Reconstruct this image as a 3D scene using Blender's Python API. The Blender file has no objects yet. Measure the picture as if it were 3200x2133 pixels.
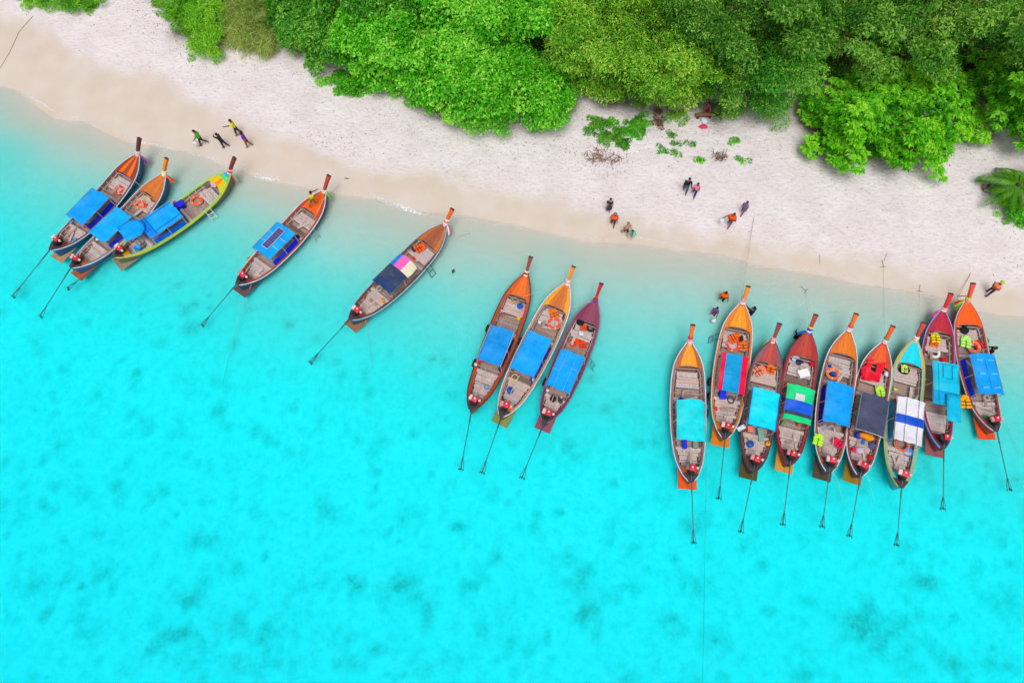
import bpy, bmesh, math, random
import numpy as np
from mathutils import Vector, Matrix, Euler

R = math.radians
rng = np.random.default_rng(7)
random.seed(7)
SC = bpy.context.scene
COL = SC.collection

# ------------------------------------------------------------------ camera, sky, sun, exposure
CAM_H, CAM_TILT, CAM_F = 41.0, R(22.0), 2133.0        # height (m), tilt from straight down, focal length in photo pixels
cam_d = bpy.data.cameras.new('camera'); cam = bpy.data.objects.new('camera', cam_d); COL.objects.link(cam)
cam.location = (0, 0, CAM_H); cam.rotation_euler = (CAM_TILT, 0, 0)
cam_d.sensor_width = 36.0; cam_d.lens = 36.0 * CAM_F / 3200.0
cam_d.clip_start = 0.5; cam_d.clip_end = 3000
SC.camera = cam

SUN_EL, SUN_AZ = R(66), R(186)                         # hazy high sun; azimuth measured from +Y towards +X
world = bpy.data.worlds.new('World'); SC.world = world; world.use_nodes = True
wn = world.node_tree; wn.nodes.clear()
sky = wn.nodes.new('ShaderNodeTexSky'); sky.sky_type = 'NISHITA'; sky.sun_disc = False
sky.sun_elevation = SUN_EL; sky.sun_rotation = SUN_AZ; sky.dust_density = 4.0; sky.air_density = 1.0; sky.ozone_density = 1.0
hsv = wn.nodes.new('ShaderNodeHueSaturation'); hsv.inputs['Saturation'].default_value = 0.28   # thin overcast: nearly white sky
bg = wn.nodes.new('ShaderNodeBackground'); bg.inputs['Strength'].default_value = 0.10
wo = wn.nodes.new('ShaderNodeOutputWorld')
wn.links.new(sky.outputs[0], hsv.inputs['Color']); wn.links.new(hsv.outputs[0], bg.inputs['Color']); wn.links.new(bg.outputs[0], wo.inputs['Surface'])
sun_d = bpy.data.lights.new('sun', 'SUN'); sun_d.energy = 1.5; sun_d.angle = R(30); sun_d.color = (1.0, 0.975, 0.95)
sun = bpy.data.objects.new('sun', sun_d); COL.objects.link(sun); sun.location = (0, 0, 80)
sd_ = Vector((math.sin(SUN_AZ) * math.cos(SUN_EL), math.cos(SUN_AZ) * math.cos(SUN_EL), math.sin(SUN_EL)))
sun.rotation_euler = sd_.to_track_quat('Z', 'Y').to_euler()

SC.view_settings.view_transform = 'Standard'; SC.view_settings.look = 'None'
SC.view_settings.gamma = 1.0; SC.view_settings.use_curve_mapping = False
SC.view_settings.exposure = 0.14
SC.render.engine = 'CYCLES'
SC.cycles.use_denoising = True
SC.cycles.max_bounces = 6; SC.cycles.diffuse_bounces = 3; SC.cycles.glossy_bounces = 2
SC.cycles.transmission_bounces = 4; SC.cycles.transparent_max_bounces = 12; SC.cycles.volume_bounces = 0
SC.cycles.sample_clamp_indirect = 6.0

# ------------------------------------------------------------------ helpers
def lin(c):
    return tuple(((v / 255) / 12.92 if v / 255 <= .04045 else ((v / 255 + .055) / 1.055) ** 2.4) for v in c)
def at(px, py, z=0.0):
    """photo pixel (3200 wide) -> world point on the level z"""
    x = (px - 1600) / CAM_F; y = -(py - 1066.5) / CAM_F
    c, s = math.cos(CAM_TILT), math.sin(CAM_TILT)
    d = (x, y * c + s, y * s - c); k = (z - CAM_H) / d[2]
    return Vector((d[0] * k, d[1] * k, z))
def tag(o, label=None, cat=None, group=None, kind=None):
    if label: o['label'] = label
    if cat: o['category'] = cat
    if group: o['group'] = group
    if kind: o['kind'] = kind
    return o
def empty(name, loc=(0, 0, 0), rz=0.0, parent=None):
    o = bpy.data.objects.new(name, None); COL.objects.link(o); o.empty_display_size = 0.2
    o.location = loc; o.rotation_euler = (0, 0, rz); o.parent = parent
    return o
def link(name, me, parent=None, loc=(0, 0, 0), rot=(0, 0, 0), scale=(1, 1, 1)):
    o = bpy.data.objects.new(name, me); COL.objects.link(o); o.parent = parent
    o.location = loc; o.rotation_euler = rot; o.scale = scale
    return o

class MB:
    """collects verts/faces, then builds ONE mesh object"""
    def __init__(s): s.v = []; s.f = []; s.m = []; s.mi = 0
    def add(s, vs, fs):
        o = len(s.v); s.v.extend([tuple(p) for p in vs])
        for f in fs: s.f.append(tuple(i + o for i in f)); s.m.append(s.mi)
        return s
    def box(s, c, size, rz=0.0, rot=None, taper=1.0):
        hx, hy, hz = [q / 2 for q in size]
        M = rot if rot is not None else Matrix.Rotation(rz, 3, 'Z')
        P = []
        for z in (-1, 1):
            k = taper if z > 0 else 1.0
            for x, y in ((-1, -1), (1, -1), (1, 1), (-1, 1)):
                P.append(Vector(c) + M @ Vector((x * hx * k, y * hy * k, z * hz)))
        return s.add(P, [(3, 2, 1, 0), (4, 5, 6, 7), (0, 1, 5, 4), (1, 2, 6, 5), (2, 3, 7, 6), (3, 0, 4, 7)])
    def rbox(s, c, size, b=0.03, rz=0.0):
        """box with a chamfer all round"""
        bm = bmesh.new(); bmesh.ops.create_cube(bm, size=1.0)
        for v in bm.verts: v.co = Vector((v.co.x * size[0], v.co.y * size[1], v.co.z * size[2]))
        bmesh.ops.bevel(bm, geom=list(bm.edges), offset=b, segments=2, affect='EDGES', profile=0.6)
        M = Matrix.Rotation(rz, 3, 'Z'); bm.verts.index_update()
        s.add([Vector(c) + M @ v.co for v in bm.verts], [[v.index for v in f.verts] for f in bm.faces]); bm.free()
        return s
    def tube(s, pts, r, n=6, cap=True):
        pts = [Vector(p) for p in pts]; rs = r if hasattr(r, '__len__') else [r] * len(pts)
        V = []; up0 = None
        for i, p in enumerate(pts):
            t = (pts[min(i + 1, len(pts) - 1)] - pts[max(i - 1, 0)])
            t = t.normalized() if t.length > 1e-9 else Vector((0, 0, 1))
            if up0 is None: up0 = Vector((0, 0, 1)) if abs(t.z) < .9 else Vector((1, 0, 0))
            a = t.cross(up0)
            a = a.normalized() if a.length > 1e-6 else t.orthogonal().normalized()
            b = a.cross(t); up0 = b
            for k in range(n):
                q = 2 * math.pi * k / n
                V.append(p + (a * math.cos(q) + b * math.sin(q)) * rs[i])
        F = []
        for i in range(len(pts) - 1):
            for k in range(n):
                F.append((i * n + k, i * n + (k + 1) % n, (i + 1) * n + (k + 1) % n, (i + 1) * n + k))
        if cap: F.append(tuple(range(n))[::-1]); F.append(tuple((len(pts) - 1) * n + k for k in range(n)))
        return s.add(V, F)
    def lathe(s, prof, c=(0, 0, 0), n=14, M=None):
        V = []
        for r, z in prof:
            for k in range(n):
                q = 2 * math.pi * k / n; p = Vector((r * math.cos(q), r * math.sin(q), z))
                V.append(Vector(c) + (M @ p if M else p))
        F = []
        for i in range(len(prof) - 1):
            for k in range(n): F.append((i * n + k, i * n + (k + 1) % n, (i + 1) * n + (k + 1) % n, (i + 1) * n + k))
        F.append(tuple(range(n))[::-1]); F.append(tuple((len(prof) - 1) * n + k for k in range(n)))
        return s.add(V, F)
    def torus(s, c, R0, r, n=24, m=8, a0=0.0, a1=2 * math.pi, M=None):
        full = abs(a1 - a0) > 6.28; k = n if full else n + 1
        V = []
        for i in range(k):
            q = a0 + (a1 - a0) * i / n
            for j in range(m):
                w = 2 * math.pi * j / m; p = Vector(((R0 + r * math.cos(w)) * math.cos(q), (R0 + r * math.cos(w)) * math.sin(q), r * math.sin(w)))
                V.append(Vector(c) + (M @ p if M else p))
        F = []
        for i in range(n):
            i2 = (i + 1) % k
            for j in range(m): F.append((i * m + j, i2 * m + j, i2 * m + (j + 1) % m, i * m + (j + 1) % m))
        if not full: F.append(tuple(range(m))); F.append(tuple(n * m + j for j in range(m))[::-1])
        return s.add(V, F)
    def grid(s, P, nu, nv):
        F = [(i * nv + j, (i + 1) * nv + j, (i + 1) * nv + j + 1, i * nv + j + 1) for i in range(nu - 1) for j in range(nv - 1)]
        return s.add(P, F)
    def mesh(s, name, mats, smooth=False):
        me = bpy.data.meshes.new(name); me.from_pydata(s.v, [], s.f)
        for m in (mats if isinstance(mats, (list, tuple)) else [mats]): me.materials.append(m)
        if any(s.m): me.polygons.foreach_set('material_index', s.m)
        if smooth: me.polygons.foreach_set('use_smooth', [True] * len(me.polygons))
        bm = bmesh.new(); bm.from_mesh(me); bmesh.ops.recalc_face_normals(bm, faces=bm.faces); bm.to_mesh(me); bm.free()
        me.update(); return me
    def build(s, name, mats, parent=None, smooth=False, loc=(0, 0, 0), rot=(0, 0, 0)):
        return link(name, s.mesh(name, mats, smooth), parent, loc, rot)

# ------------------------------------------------------------------ materials
MATS = {}
def nodes_of(name):
    m = bpy.data.materials.new(name); m.use_nodes = True; nt = m.node_tree
    b = nt.nodes['Principled BSDF']; return m, nt, b
def N(nt, t, **kw):
    n = nt.nodes.new(t)
    for k, v in kw.items():
        if k in n.inputs: n.inputs[k].default_value = v
        else: setattr(n, k, v)
    return n
def mixrgb(nt, a, b, fac, blend='MIX'):
    n = nt.nodes.new('ShaderNodeMix'); n.data_type = 'RGBA'; n.blend_type = blend; n.clamp_factor = True
    for sock, v in ((n.inputs[0], fac), (n.inputs[6], a), (n.inputs[7], b)):
        if isinstance(v, bpy.types.NodeSocket): nt.links.new(v, sock)
        elif isinstance(v, (int, float)): sock.default_value = v
        else: sock.default_value = (*v, 1)
    return n.outputs[2]
def mapr(nt, val, a, b, c=0.0, d=1.0):
    n = nt.nodes.new('ShaderNodeMapRange'); n.clamp = True; nt.links.new(val, n.inputs[0])
    n.inputs[1].default_value = a; n.inputs[2].default_value = b; n.inputs[3].default_value = c; n.inputs[4].default_value = d
    return n.outputs[0]
def noise(nt, vec, scale, detail=3, rough=.55):
    n = nt.nodes.new('ShaderNodeTexNoise'); n.inputs['Scale'].default_value = scale; n.inputs['Detail'].default_value = detail; n.inputs['Roughness'].default_value = rough
    if vec is not None: nt.links.new(vec, n.inputs['Vector'])
    return n.outputs[0]
def bump(nt, b, h, strength, dist):
    n = nt.nodes.new('ShaderNodeBump'); n.inputs['Strength'].default_value = strength; n.inputs['Distance'].default_value = dist
    nt.links.new(h, n.inputs['Height']); nt.links.new(n.outputs[0], b.inputs['Normal'])
def attr(nt, name):
    n = nt.nodes.new('ShaderNodeAttribute'); n.attribute_name = name; return n.outputs['Fac']
def sc(c, k): return tuple(min(1, v * k) for v in c)

def paint(c, rough=.45, wear=.35):
    """painted or varnished boat wood, scuffed"""
    key = ('paint', c, rough, wear)
    if key in MATS: return MATS[key]
    m, nt, b = nodes_of('paint_%d_%d_%d' % c); L = lin(c)
    tc = N(nt, 'ShaderNodeTexCoord'); mp = N(nt, 'ShaderNodeMapping'); mp.inputs['Scale'].default_value = (.8, 7, 7)
    nt.links.new(tc.outputs['Object'], mp.inputs['Vector'])
    g = noise(nt, mp.outputs[0], 2.2, 5, .65); g2 = noise(nt, tc.outputs['Object'], 1.6, 4)
    col = mixrgb(nt, sc(L, .72), sc(L, 1.12), mapr(nt, g, .3, .7))
    col = mixrgb(nt, col, tuple(.55 * v + .09 for v in L), mapr(nt, g2, .56, .75, 0, wear))
    nt.links.new(col, b.inputs['Base Color']); b.inputs['Roughness'].default_value = rough; b.inputs['Specular IOR Level'].default_value = .35
    bump(nt, b, g, .25, .01); MATS[key] = m; return m
def wood(c, name='bare_wood'):
    """bare weathered boards, each board its own shade"""
    key = ('wood', c)
    if key in MATS: return MATS[key]
    m, nt, b = nodes_of(name); L = lin(c)
    tc = N(nt, 'ShaderNodeTexCoord'); mp = N(nt, 'ShaderNodeMapping'); mp.inputs['Scale'].default_value = (9, 1.1, 9)
    oi = N(nt, 'ShaderNodeObjectInfo'); ad = N(nt, 'ShaderNodeVectorMath', operation='ADD')
    cb = N(nt, 'ShaderNodeCombineXYZ'); mu = N(nt, 'ShaderNodeMath', operation='MULTIPLY'); mu.inputs[1].default_value = 37.0
    nt.links.new(oi.outputs['Random'], mu.inputs[0]); nt.links.new(mu.outputs[0], cb.inputs[0]); nt.links.new(mu.outputs[0], cb.inputs[1])
    gm = N(nt, 'ShaderNodeNewGeometry')
    nt.links.new(gm.outputs['Position'], ad.inputs[0]); nt.links.new(cb.outputs[0], ad.inputs[1]); nt.links.new(ad.outputs[0], mp.inputs['Vector'])
    g = noise(nt, mp.outputs[0], 2.0, 5, .7); g2 = noise(nt, ad.outputs[0], 1.7, 4)
    col = mixrgb(nt, sc(L, .62), sc(L, 1.2), mapr(nt, g, .3, .72))
    col = mixrgb(nt, col, sc((L[0] * 1.25, L[1] * .95, L[2] * .75), .8), mapr(nt, oi.outputs['Random'], .3, 1, 0, .6))
    col = mixrgb(nt, col, sc(L, .3), mapr(nt, g2, .6, .8, 0, .7))
    nt.links.new(col, b.inputs['Base Color']); b.inputs['Roughness'].default_value = .8; b.inputs['Specular IOR Level'].default_value = .2
    bump(nt, b, g, .3, .01); MATS[key] = m; return m
def tarp(c, rough=.55):
    key = ('tarp', c, rough)
    if key in MATS: return MATS[key]
    m, nt, b = nodes_of('tarp_%d_%d_%d' % c); L = lin(c)
    tc = N(nt, 'ShaderNodeTexCoord')
    g = noise(nt, tc.outputs['Object'], 1.3, 5, .6); g2 = noise(nt, tc.outputs['Object'], 7, 3)
    col = mixrgb(nt, sc(L, .86), tuple(min(1, v * 1.06 + .01) for v in L), mapr(nt, g, .35, .65))
    col = mixrgb(nt, col, tuple(.75 * v + .03 for v in L), mapr(nt, g2, .6, .8, 0, .5))
    g3 = noise(nt, tc.outputs['Object'], .9, 6, .7); col = mixrgb(nt, col, tuple(.7 * v + .12 for v in L), mapr(nt, g3, .52, .72, 0, .45)); col = mixrgb(nt, col, sc(L, .6), mapr(nt, g3, .3, .42, .45, 0))
    nt.links.new(col, b.inputs['Base Color']); b.inputs['Roughness'].default_value = rough; b.inputs['Specular IOR Level'].default_value = .12
    bump(nt, b, g, .4, .05); MATS[key] = m; return m
def plain(c, rough=.6, spec=.3, var=.25):
    key = ('plain', c, rough, spec)
    if key in MATS: return MATS[key]
    m, nt, b = nodes_of('surface_%d_%d_%d' % c); L = lin(c)
    tc = N(nt, 'ShaderNodeTexCoord'); g = noise(nt, tc.outputs['Object'], 9, 4)
    nt.links.new(mixrgb(nt, sc(L, 1 - var), sc(L, 1 + var * .5), mapr(nt, g, .3, .7)), b.inputs['Base Color'])
    b.inputs['Roughness'].default_value = rough; b.inputs['Specular IOR Level'].default_value = spec
    bump(nt, b, g, .2, .01); MATS[key] = m; return m
def leafmat(name, dark, mid, lite, trans=.4, rough=.42, dead=(.36, .22, .05)):
    m, nt, b = nodes_of(name)
    t = attr(nt, 'tint')
    cr = nt.nodes.new('ShaderNodeValToRGB'); nt.links.new(t, cr.inputs[0])
    cr.color_ramp.elements[0].color = (*dark, 1); cr.color_ramp.elements[1].color = (*lite, 1)
    e = cr.color_ramp.elements.new(.48); e.color = (*mid, 1); e = cr.color_ramp.elements.new(.93); e.color = (*lite, 1); cr.color_ramp.elements[-1].color = (*dead, 1)
    nt.links.new(cr.outputs[0], b.inputs['Base Color']); b.inputs['Roughness'].default_value = rough; b.inputs['Specular IOR Level'].default_value = .45
    tr = nt.nodes.new('ShaderNodeBsdfTranslucent'); nt.links.new(cr.outputs[0], tr.inputs['Color'])
    mx = nt.nodes.new('ShaderNodeMixShader'); mx.inputs[0].default_value = trans
    nt.links.new(b.outputs[0], mx.inputs[1]); nt.links.new(tr.outputs[0], mx.inputs[2])
    nt.links.new(mx.outputs[0], nt.nodes['Material Output'].inputs['Surface']); return m

DARK = plain((38, 36, 38), .6); STEEL = plain((120, 122, 125), .4, .5); ROPE = plain((205, 196, 170), .9, .1); ROPE_D = plain((150, 136, 118), .9, .1)
WHITE = plain((228, 226, 228), .5); BARK = plain((96, 78, 62), .9, .1, .5)
PLANK_L = wood((206, 190, 188), 'boards_grey'); PLANK_D = wood((174, 152, 146), 'boards_brown'); HULL_IN = wood((142, 118, 110), 'inner_planking')
RIBW = wood((206, 192, 188), 'rib_wood')

# ------------------------------------------------------------------ the setting: beach, seabed, water, foam
PX = 3200 / 2352.0
def line_from(pts, z):
    w = [at(x * PX, y * PX, z) for x, y in pts]
    xs = np.array([p.x for p in w]); ys = np.array([p.y for p in w])
    return xs, ys
SHX, SHY = line_from([(-260, 60), (0, 192), (60, 226), (130, 262), (220, 296), (330, 335), (430, 356), (520, 378), (640, 412), (740, 430), (860, 455), (960, 488), (1060, 503), (1200, 522),
                      (1330, 548), (1450, 562), (1560, 572), (1700, 592), (1850, 622), (2000, 655), (2150, 684), (2352, 728), (2600, 790)], 0)
DRX, DRY = line_from([(-260, -60), (60, 40), (120, 62), (150, 110), (230, 148), (330, 165), (400, 198), (450, 235), (560, 275), (640, 305), (760, 352), (900, 388), (1050, 405), (1200, 432), (1320, 466),
                      (1420, 492), (1540, 512), (1650, 530), (1800, 552), (2000, 592), (2200, 628), (2352, 650), (2600, 700)], .6)
def y_shore(x): return np.interp(x, SHX, SHY)
def y_dry(x): return np.interp(x, DRX, DRY)
SLOPE_C = .93
def vnoise(x, y, s, seed=0):
    """smooth value noise in [-1, 1]"""
    x = np.asarray(x) * s; y = np.asarray(y) * s
    xi = np.floor(x).astype(int); yi = np.floor(y).astype(int); fx = x - xi; fy = y - yi
    fx = fx * fx * (3 - 2 * fx); fy = fy * fy * (3 - 2 * fy)
    def h(a, b):
        n = (a * 374761393 + b * 668265263 + seed * 1442695041) & 0x7fffffff
        n = ((n ^ (n >> 13)) * 1274126177) & 0x7fffffff
        return ((n ^ (n >> 16)) & 0xffff) / 32767.5 - 1
    return (h(xi, yi) * (1 - fx) + h(xi + 1, yi) * fx) * (1 - fy) + (h(xi, yi + 1) * (1 - fx) + h(xi + 1, yi + 1) * fx) * fy
def shore_dist(x, y):
    return (np.asarray(y) - y_shore(x)) * SLOPE_C + .35 * vnoise(x, y, .35, 3)
def ground_z(x, y):
    d = shore_dist(x, y)
    land = 1.5 * (1 - np.exp(-np.maximum(d, 0) * .055)); dd = -np.minimum(d, 0); sea = -2.9 * (1 - np.exp(-(.007 * dd + .0015 * dd * dd)))
    z = np.where(d > 0, land, sea)
    dry = np.clip((np.asarray(y) - y_dry(x)) / 1.2, 0, 1)
    z = z + dry * (.035 * vnoise(x, y, 1.6, 5) + .03 * vnoise(x, y, 3.1, 9)) + .05 * vnoise(x, y, .25, 2) * np.clip(-d / 6, 0, 1)
    return z
def on_ground(px, py):
    z = 0.0
    for _ in range(5):
        p = at(px, py, z); z = float(ground_z(p.x, p.y))
    return at(px, py, z)

def axis(lo, hi, step, far, n):
    core = np.arange(lo, hi + 1e-6, step); g = np.geomspace(1, far, n)
    return np.concatenate([(lo - g)[::-1], core, hi + g])
gx = axis(-46, 46, .22, 700, 14); gy = axis(-12, 66, .22, 700, 14)
GX, GY = np.meshgrid(gx, gy, indexing='ij'); GZ = ground_z(GX, GY); GD = shore_dist(GX, GY)
# dark seagrass and coral patches seen on the sea floor: a scatter of soft blobs, the biggest ones where the photo shows them
weed = np.zeros_like(GX)
spots = [(790, 2020, 3.0, .9), (560, 2000, 2.4, .8), (820, 1965, .9, .9), (1110, 1830, .9, 1.0), (570, 1870, 1.6, .8), (640, 1700, 1.3, .8), (1290, 1620, 1.2, .5), (1045, 1755, 1.0, .5), (1185, 1690, 1.0, .6),
         (1430, 1640, 1.0, .7), (1470, 1815, 1.2, .7), (1420, 1590, .8, .6), (1240, 1840, 1.6, .8), (1010, 1610, 1.5, .6), (850, 1610, 1.2, .6), (1820, 1910, 1.3, 1.0), (1800, 1790, 1.6, .8), (1740, 1985, .9, 1.0),
         (1930, 1850, 1.2, .9), (2150, 1825, 1.0, .8), (2100, 1945, 1.3, .6), (2710, 1960, 2.2, 1.0), (2850, 2040, 1.8, .6), (2870, 1810, 1.2, .8), (2690, 1750, 1.0, .6), (2330, 1700, 1.0, .7), (2240, 1850, .9, .5),
         (2045, 1390, .7, .8), (1990, 1400, .7, .6), (1730, 1395, .8, .6), (1880, 1300, .7, .6), (600, 1210, 1.6, .5), (660, 1225, 1.2, .6), (1210, 1360, 1.2, .5), (1000, 1330, 1.2, .5), (480, 1340, 1.0, .5), (290, 1325, .8, .5),
         (180, 1400, 1.0, .4), (400, 1570, 1.2, .5), (270, 1540, 1.0, .5), (20, 1600, 1.4, .6), (760, 1550, .8, .6), (490, 1545, 1.0, .5), (30, 1000, .7, .9), (2480, 1680, 1.2, .4), (2940, 1560, 1.0, .4), (2230, 2000, 1.2, .6),
         (3130, 1890, 1.4, .5), (2960, 2080, 1.5, .6), (1960, 2110, 1.2, .6), (1350, 2090, 1.0, .5), (1100, 2080, 1.0, .6), (250, 1960, 1.6, .5), (90, 1830, 1.4, .5), (2520, 2100, 1.3, .6), (3120, 2100, 1.2, .7)]
for px, py, r, a in spots:
    p = at(px, py, -2.0); q = np.exp(-(((GX - p.x) / r) ** 2 + ((GY - p.y) / (r * .8)) ** 2) * 1.2); weed = np.maximum(weed, q * a * .8)
for _ in range(1900):
    x = rng.uniform(-46, 46); y = rng.uniform(-14, 24); r = abs(rng.normal(.26, .22)) + .14; a = rng.uniform(.15, .62)
    if shore_dist(x, y) > -9: continue
    m_ = (np.abs(GX - x) < 3 * r) & (np.abs(GY - y) < 3 * r)
    weed[m_] = np.maximum(weed[m_], a * np.exp(-(((GX[m_] - x) / r) ** 2 + ((GY[m_] - y) / (r * rng.uniform(.7, 1.2))) ** 2)))
weed *= np.clip(.65 + .8 * vnoise(GX, GY, 1.2, 11) + .6 * vnoise(GX, GY, 2.4, 12), 0, 1.4)
weed = np.maximum(weed, .15 * np.clip(vnoise(GX, GY, .45, 21) + .5 * vnoise(GX, GY, 1.1, 22), 0, 1) * np.clip((-GD - 9) / 6, 0, 1))
wet = 1 - np.clip((GY - y_dry(GX) + .5 * vnoise(GX, GY, .6, 31) + .3 * vnoise(GX, GY, 1.7, 32)) / 1.6 + .5, 0, 1)
GZ = GZ + .12 * weed * (GD < 0)
idx = np.arange(GX.size).reshape(GX.shape)
Q = np.stack([idx[:-1, :-1], idx[1:, :-1], idx[1:, 1:], idx[:-1, 1:]], -1).reshape(-1, 4)
fd = GD.reshape(-1)[Q].mean(1)
def np_mesh(name, V, F, mats, attrs=None, fattrs=None, smooth=False):
    me = bpy.data.meshes.new(name); n = F.shape[1]
    me.vertices.add(len(V)); me.vertices.foreach_set('co', np.ascontiguousarray(V, dtype=np.float32).ravel())
    me.loops.add(F.size); me.loops.foreach_set('vertex_index', np.ascontiguousarray(F, dtype=np.int32).ravel())
    me.polygons.add(len(F)); me.polygons.foreach_set('loop_start', np.arange(0, F.size, n, dtype=np.int32))
    me.polygons.foreach_set('loop_total', np.full(len(F), n, dtype=np.int32))
    me.polygons.foreach_set('use_smooth', np.full(len(F), smooth))
    for m in mats: me.materials.append(m)
    for k, a in (attrs or {}).items():
        at_ = me.attributes.new(k, 'FLOAT', 'POINT'); at_.data.foreach_set('value', np.ascontiguousarray(a, dtype=np.float32).ravel())
    for k, a in (fattrs or {}).items():
        at_ = me.attributes.new(k, 'FLOAT', 'FACE'); at_.data.foreach_set('value', np.ascontiguousarray(a, dtype=np.float32).ravel())
    me.update(calc_edges=True); me.validate(); return me

# sand
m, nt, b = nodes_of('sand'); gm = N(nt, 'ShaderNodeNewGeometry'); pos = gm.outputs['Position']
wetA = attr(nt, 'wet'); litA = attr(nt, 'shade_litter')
n1 = noise(nt, pos, .5, 4); n2 = noise(nt, pos, 3.2, 2, .5)
mp = N(nt, 'ShaderNodeMapping'); mp.inputs['Scale'].default_value = (2.0, 3.4, 1); mp.inputs['Rotation'].default_value = (0, 0, R(-18)); nt.links.new(pos, mp.inputs['Vector'])
foot = noise(nt, mp.outputs[0], 1.5, 3, .5)
dry = mixrgb(nt, lin((221, 210, 211)), lin((229, 220, 222)), mapr(nt, n1, .35, .65))
dry = mixrgb(nt, dry, lin((194, 183, 186)), mapr(nt, foot, .52, .70, 0, .45))
dry = mixrgb(nt, dry, lin((176, 164, 164)), mapr(nt, n2, .6, .75, 0, .22))
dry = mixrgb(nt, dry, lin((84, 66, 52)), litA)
wets = mixrgb(nt, lin((208, 193, 177)), lin((214, 201, 191)), mapr(nt, n1, .35, .65))
col = mixrgb(nt, dry, wets, wetA); nt.links.new(col, b.inputs['Base Color'])
nt.links.new(mapr(nt, wetA, 0, 1, .95, .62), b.inputs['Roughness']); b.inputs['Specular IOR Level'].default_value = .15
hh = mixrgb(nt, foot, n2, .45); hgt = mixrgb(nt, hh, (.5, .5, .5), mapr(nt, wetA, 0, 1, 0, .93))
bump(nt, b, hgt, .7, .2); SAND = m
# sea floor
m, nt, b = nodes_of('sea_floor_sand'); gm = N(nt, 'ShaderNodeNewGeometry'); pos = gm.outputs['Position']
w = attr(nt, 'weed'); shal = attr(nt, 'deep'); n1 = noise(nt, pos, .8, 5, .65); n2 = noise(nt, pos, 5, 4)
mu = N(nt, 'ShaderNodeMath', operation='MULTIPLY'); nt.links.new(w, mu.inputs[0]); nt.links.new(mapr(nt, n2, .3, .7, .55, 1.35), mu.inputs[1])
sandc = mixrgb(nt, lin((207, 197, 186)), lin((246, 246, 248)), shal)
sandc = mixrgb(nt, sandc, lin((205, 205, 200)), mapr(nt, n1, .5, .75, 0, .3)); n4 = noise(nt, pos, 2.2, 6, .75); sandc = mixrgb(nt, sandc, lin((186, 192, 186)), mapr(nt, n4, .46, .66, 0, .26))
col = mixrgb(nt, sandc, lin((70, 118, 100)), mapr(nt, mu.outputs[0], .05, .95, 0, .58)); nt.links.new(col, b.inputs['Base Color'])
b.inputs['Roughness'].default_value = .9; b.inputs['Specular IOR Level'].default_value = .05; SEABED = m
litter = np.zeros_like(GX)
V = np.stack([GX, GY, GZ], -1).reshape(-1, 3)
def sub(mask):
    F = Q[mask]; u, inv = np.unique(F, return_inverse=True); return u, inv.reshape(F.shape)
u, F = sub(fd >= -.25)
beach_u, beach_F = u, F
u2, F2 = sub(fd < -.25)
deep = np.clip((-GD - 1.5) / 14.0, 0, 1) ** .85
tag(link('seabed', np_mesh('seabed', V[u2], F2, [SEABED], {'weed': weed.reshape(-1)[u2], 'deep': deep.reshape(-1)[u2]}, smooth=True)), 'pale sandy sea floor with dark seagrass patches under the water', kind='structure')

# water: one closed body, clear, tinted by what its depth absorbs
m, nt, b = nodes_of('sea_water'); nt.nodes.remove(b); out = nt.nodes['Material Output']
tr = N(nt, 'ShaderNodeBsdfTransparent'); gl = N(nt, 'ShaderNodeBsdfGlossy'); gl.inputs['Roughness'].default_value = .06
fr = N(nt, 'ShaderNodeFresnel'); fr.inputs['IOR'].default_value = 1.22
gm = N(nt, 'ShaderNodeNewGeometry'); mp = N(nt, 'ShaderNodeMapping'); mp.inputs['Rotation'].default_value = (0, 0, R(-25)); mp.inputs['Scale'].default_value = (.7, 1.5, 1)
nt.links.new(gm.outputs['Position'], mp.inputs['Vector'])
wv = noise(nt, mp.outputs[0], 3.2, 6, .62); bp = N(nt, 'ShaderNodeBump'); bp.inputs['Strength'].default_value = .9; bp.inputs['Distance'].default_value = .14
nt.links.new(wv, bp.inputs['Height']); nt.links.new(bp.outputs[0], gl.inputs['Normal']); nt.links.new(bp.outputs[0], fr.inputs['Normal'])
df = N(nt, 'ShaderNodeBsdfDiffuse'); df.inputs['Color'].default_value = (.02, .8, .92, 1)   # light scattered back by the water itself
m1 = N(nt, 'ShaderNodeMixShader'); m1.inputs[0].default_value = .035; nt.links.new(tr.outputs[0], m1.inputs[1]); nt.links.new(df.outputs[0], m1.inputs[2])
m2 = N(nt, 'ShaderNodeMixShader'); nt.links.new(fr.outputs[0], m2.inputs[0]); nt.links.new(m1.outputs[0], m2.inputs[1]); nt.links.new(gl.outputs[0], m2.inputs[2])
nt.links.new(m2.outputs[0], out.inputs['Surface'])
va = N(nt, 'ShaderNodeVolumeAbsorption'); va.inputs['Color'].default_value = (0.0, .993, .999, 1); va.inputs['Density'].default_value = 2.3
nt.links.new(va.outputs[0], out.inputs['Volume']); WATER = m
wb = MB(); wb.box((0, -290, -3.6), (1400, 820, 7.2)); tag(wb.build('water', WATER), 'clear turquoise sea water', kind='structure')

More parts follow.
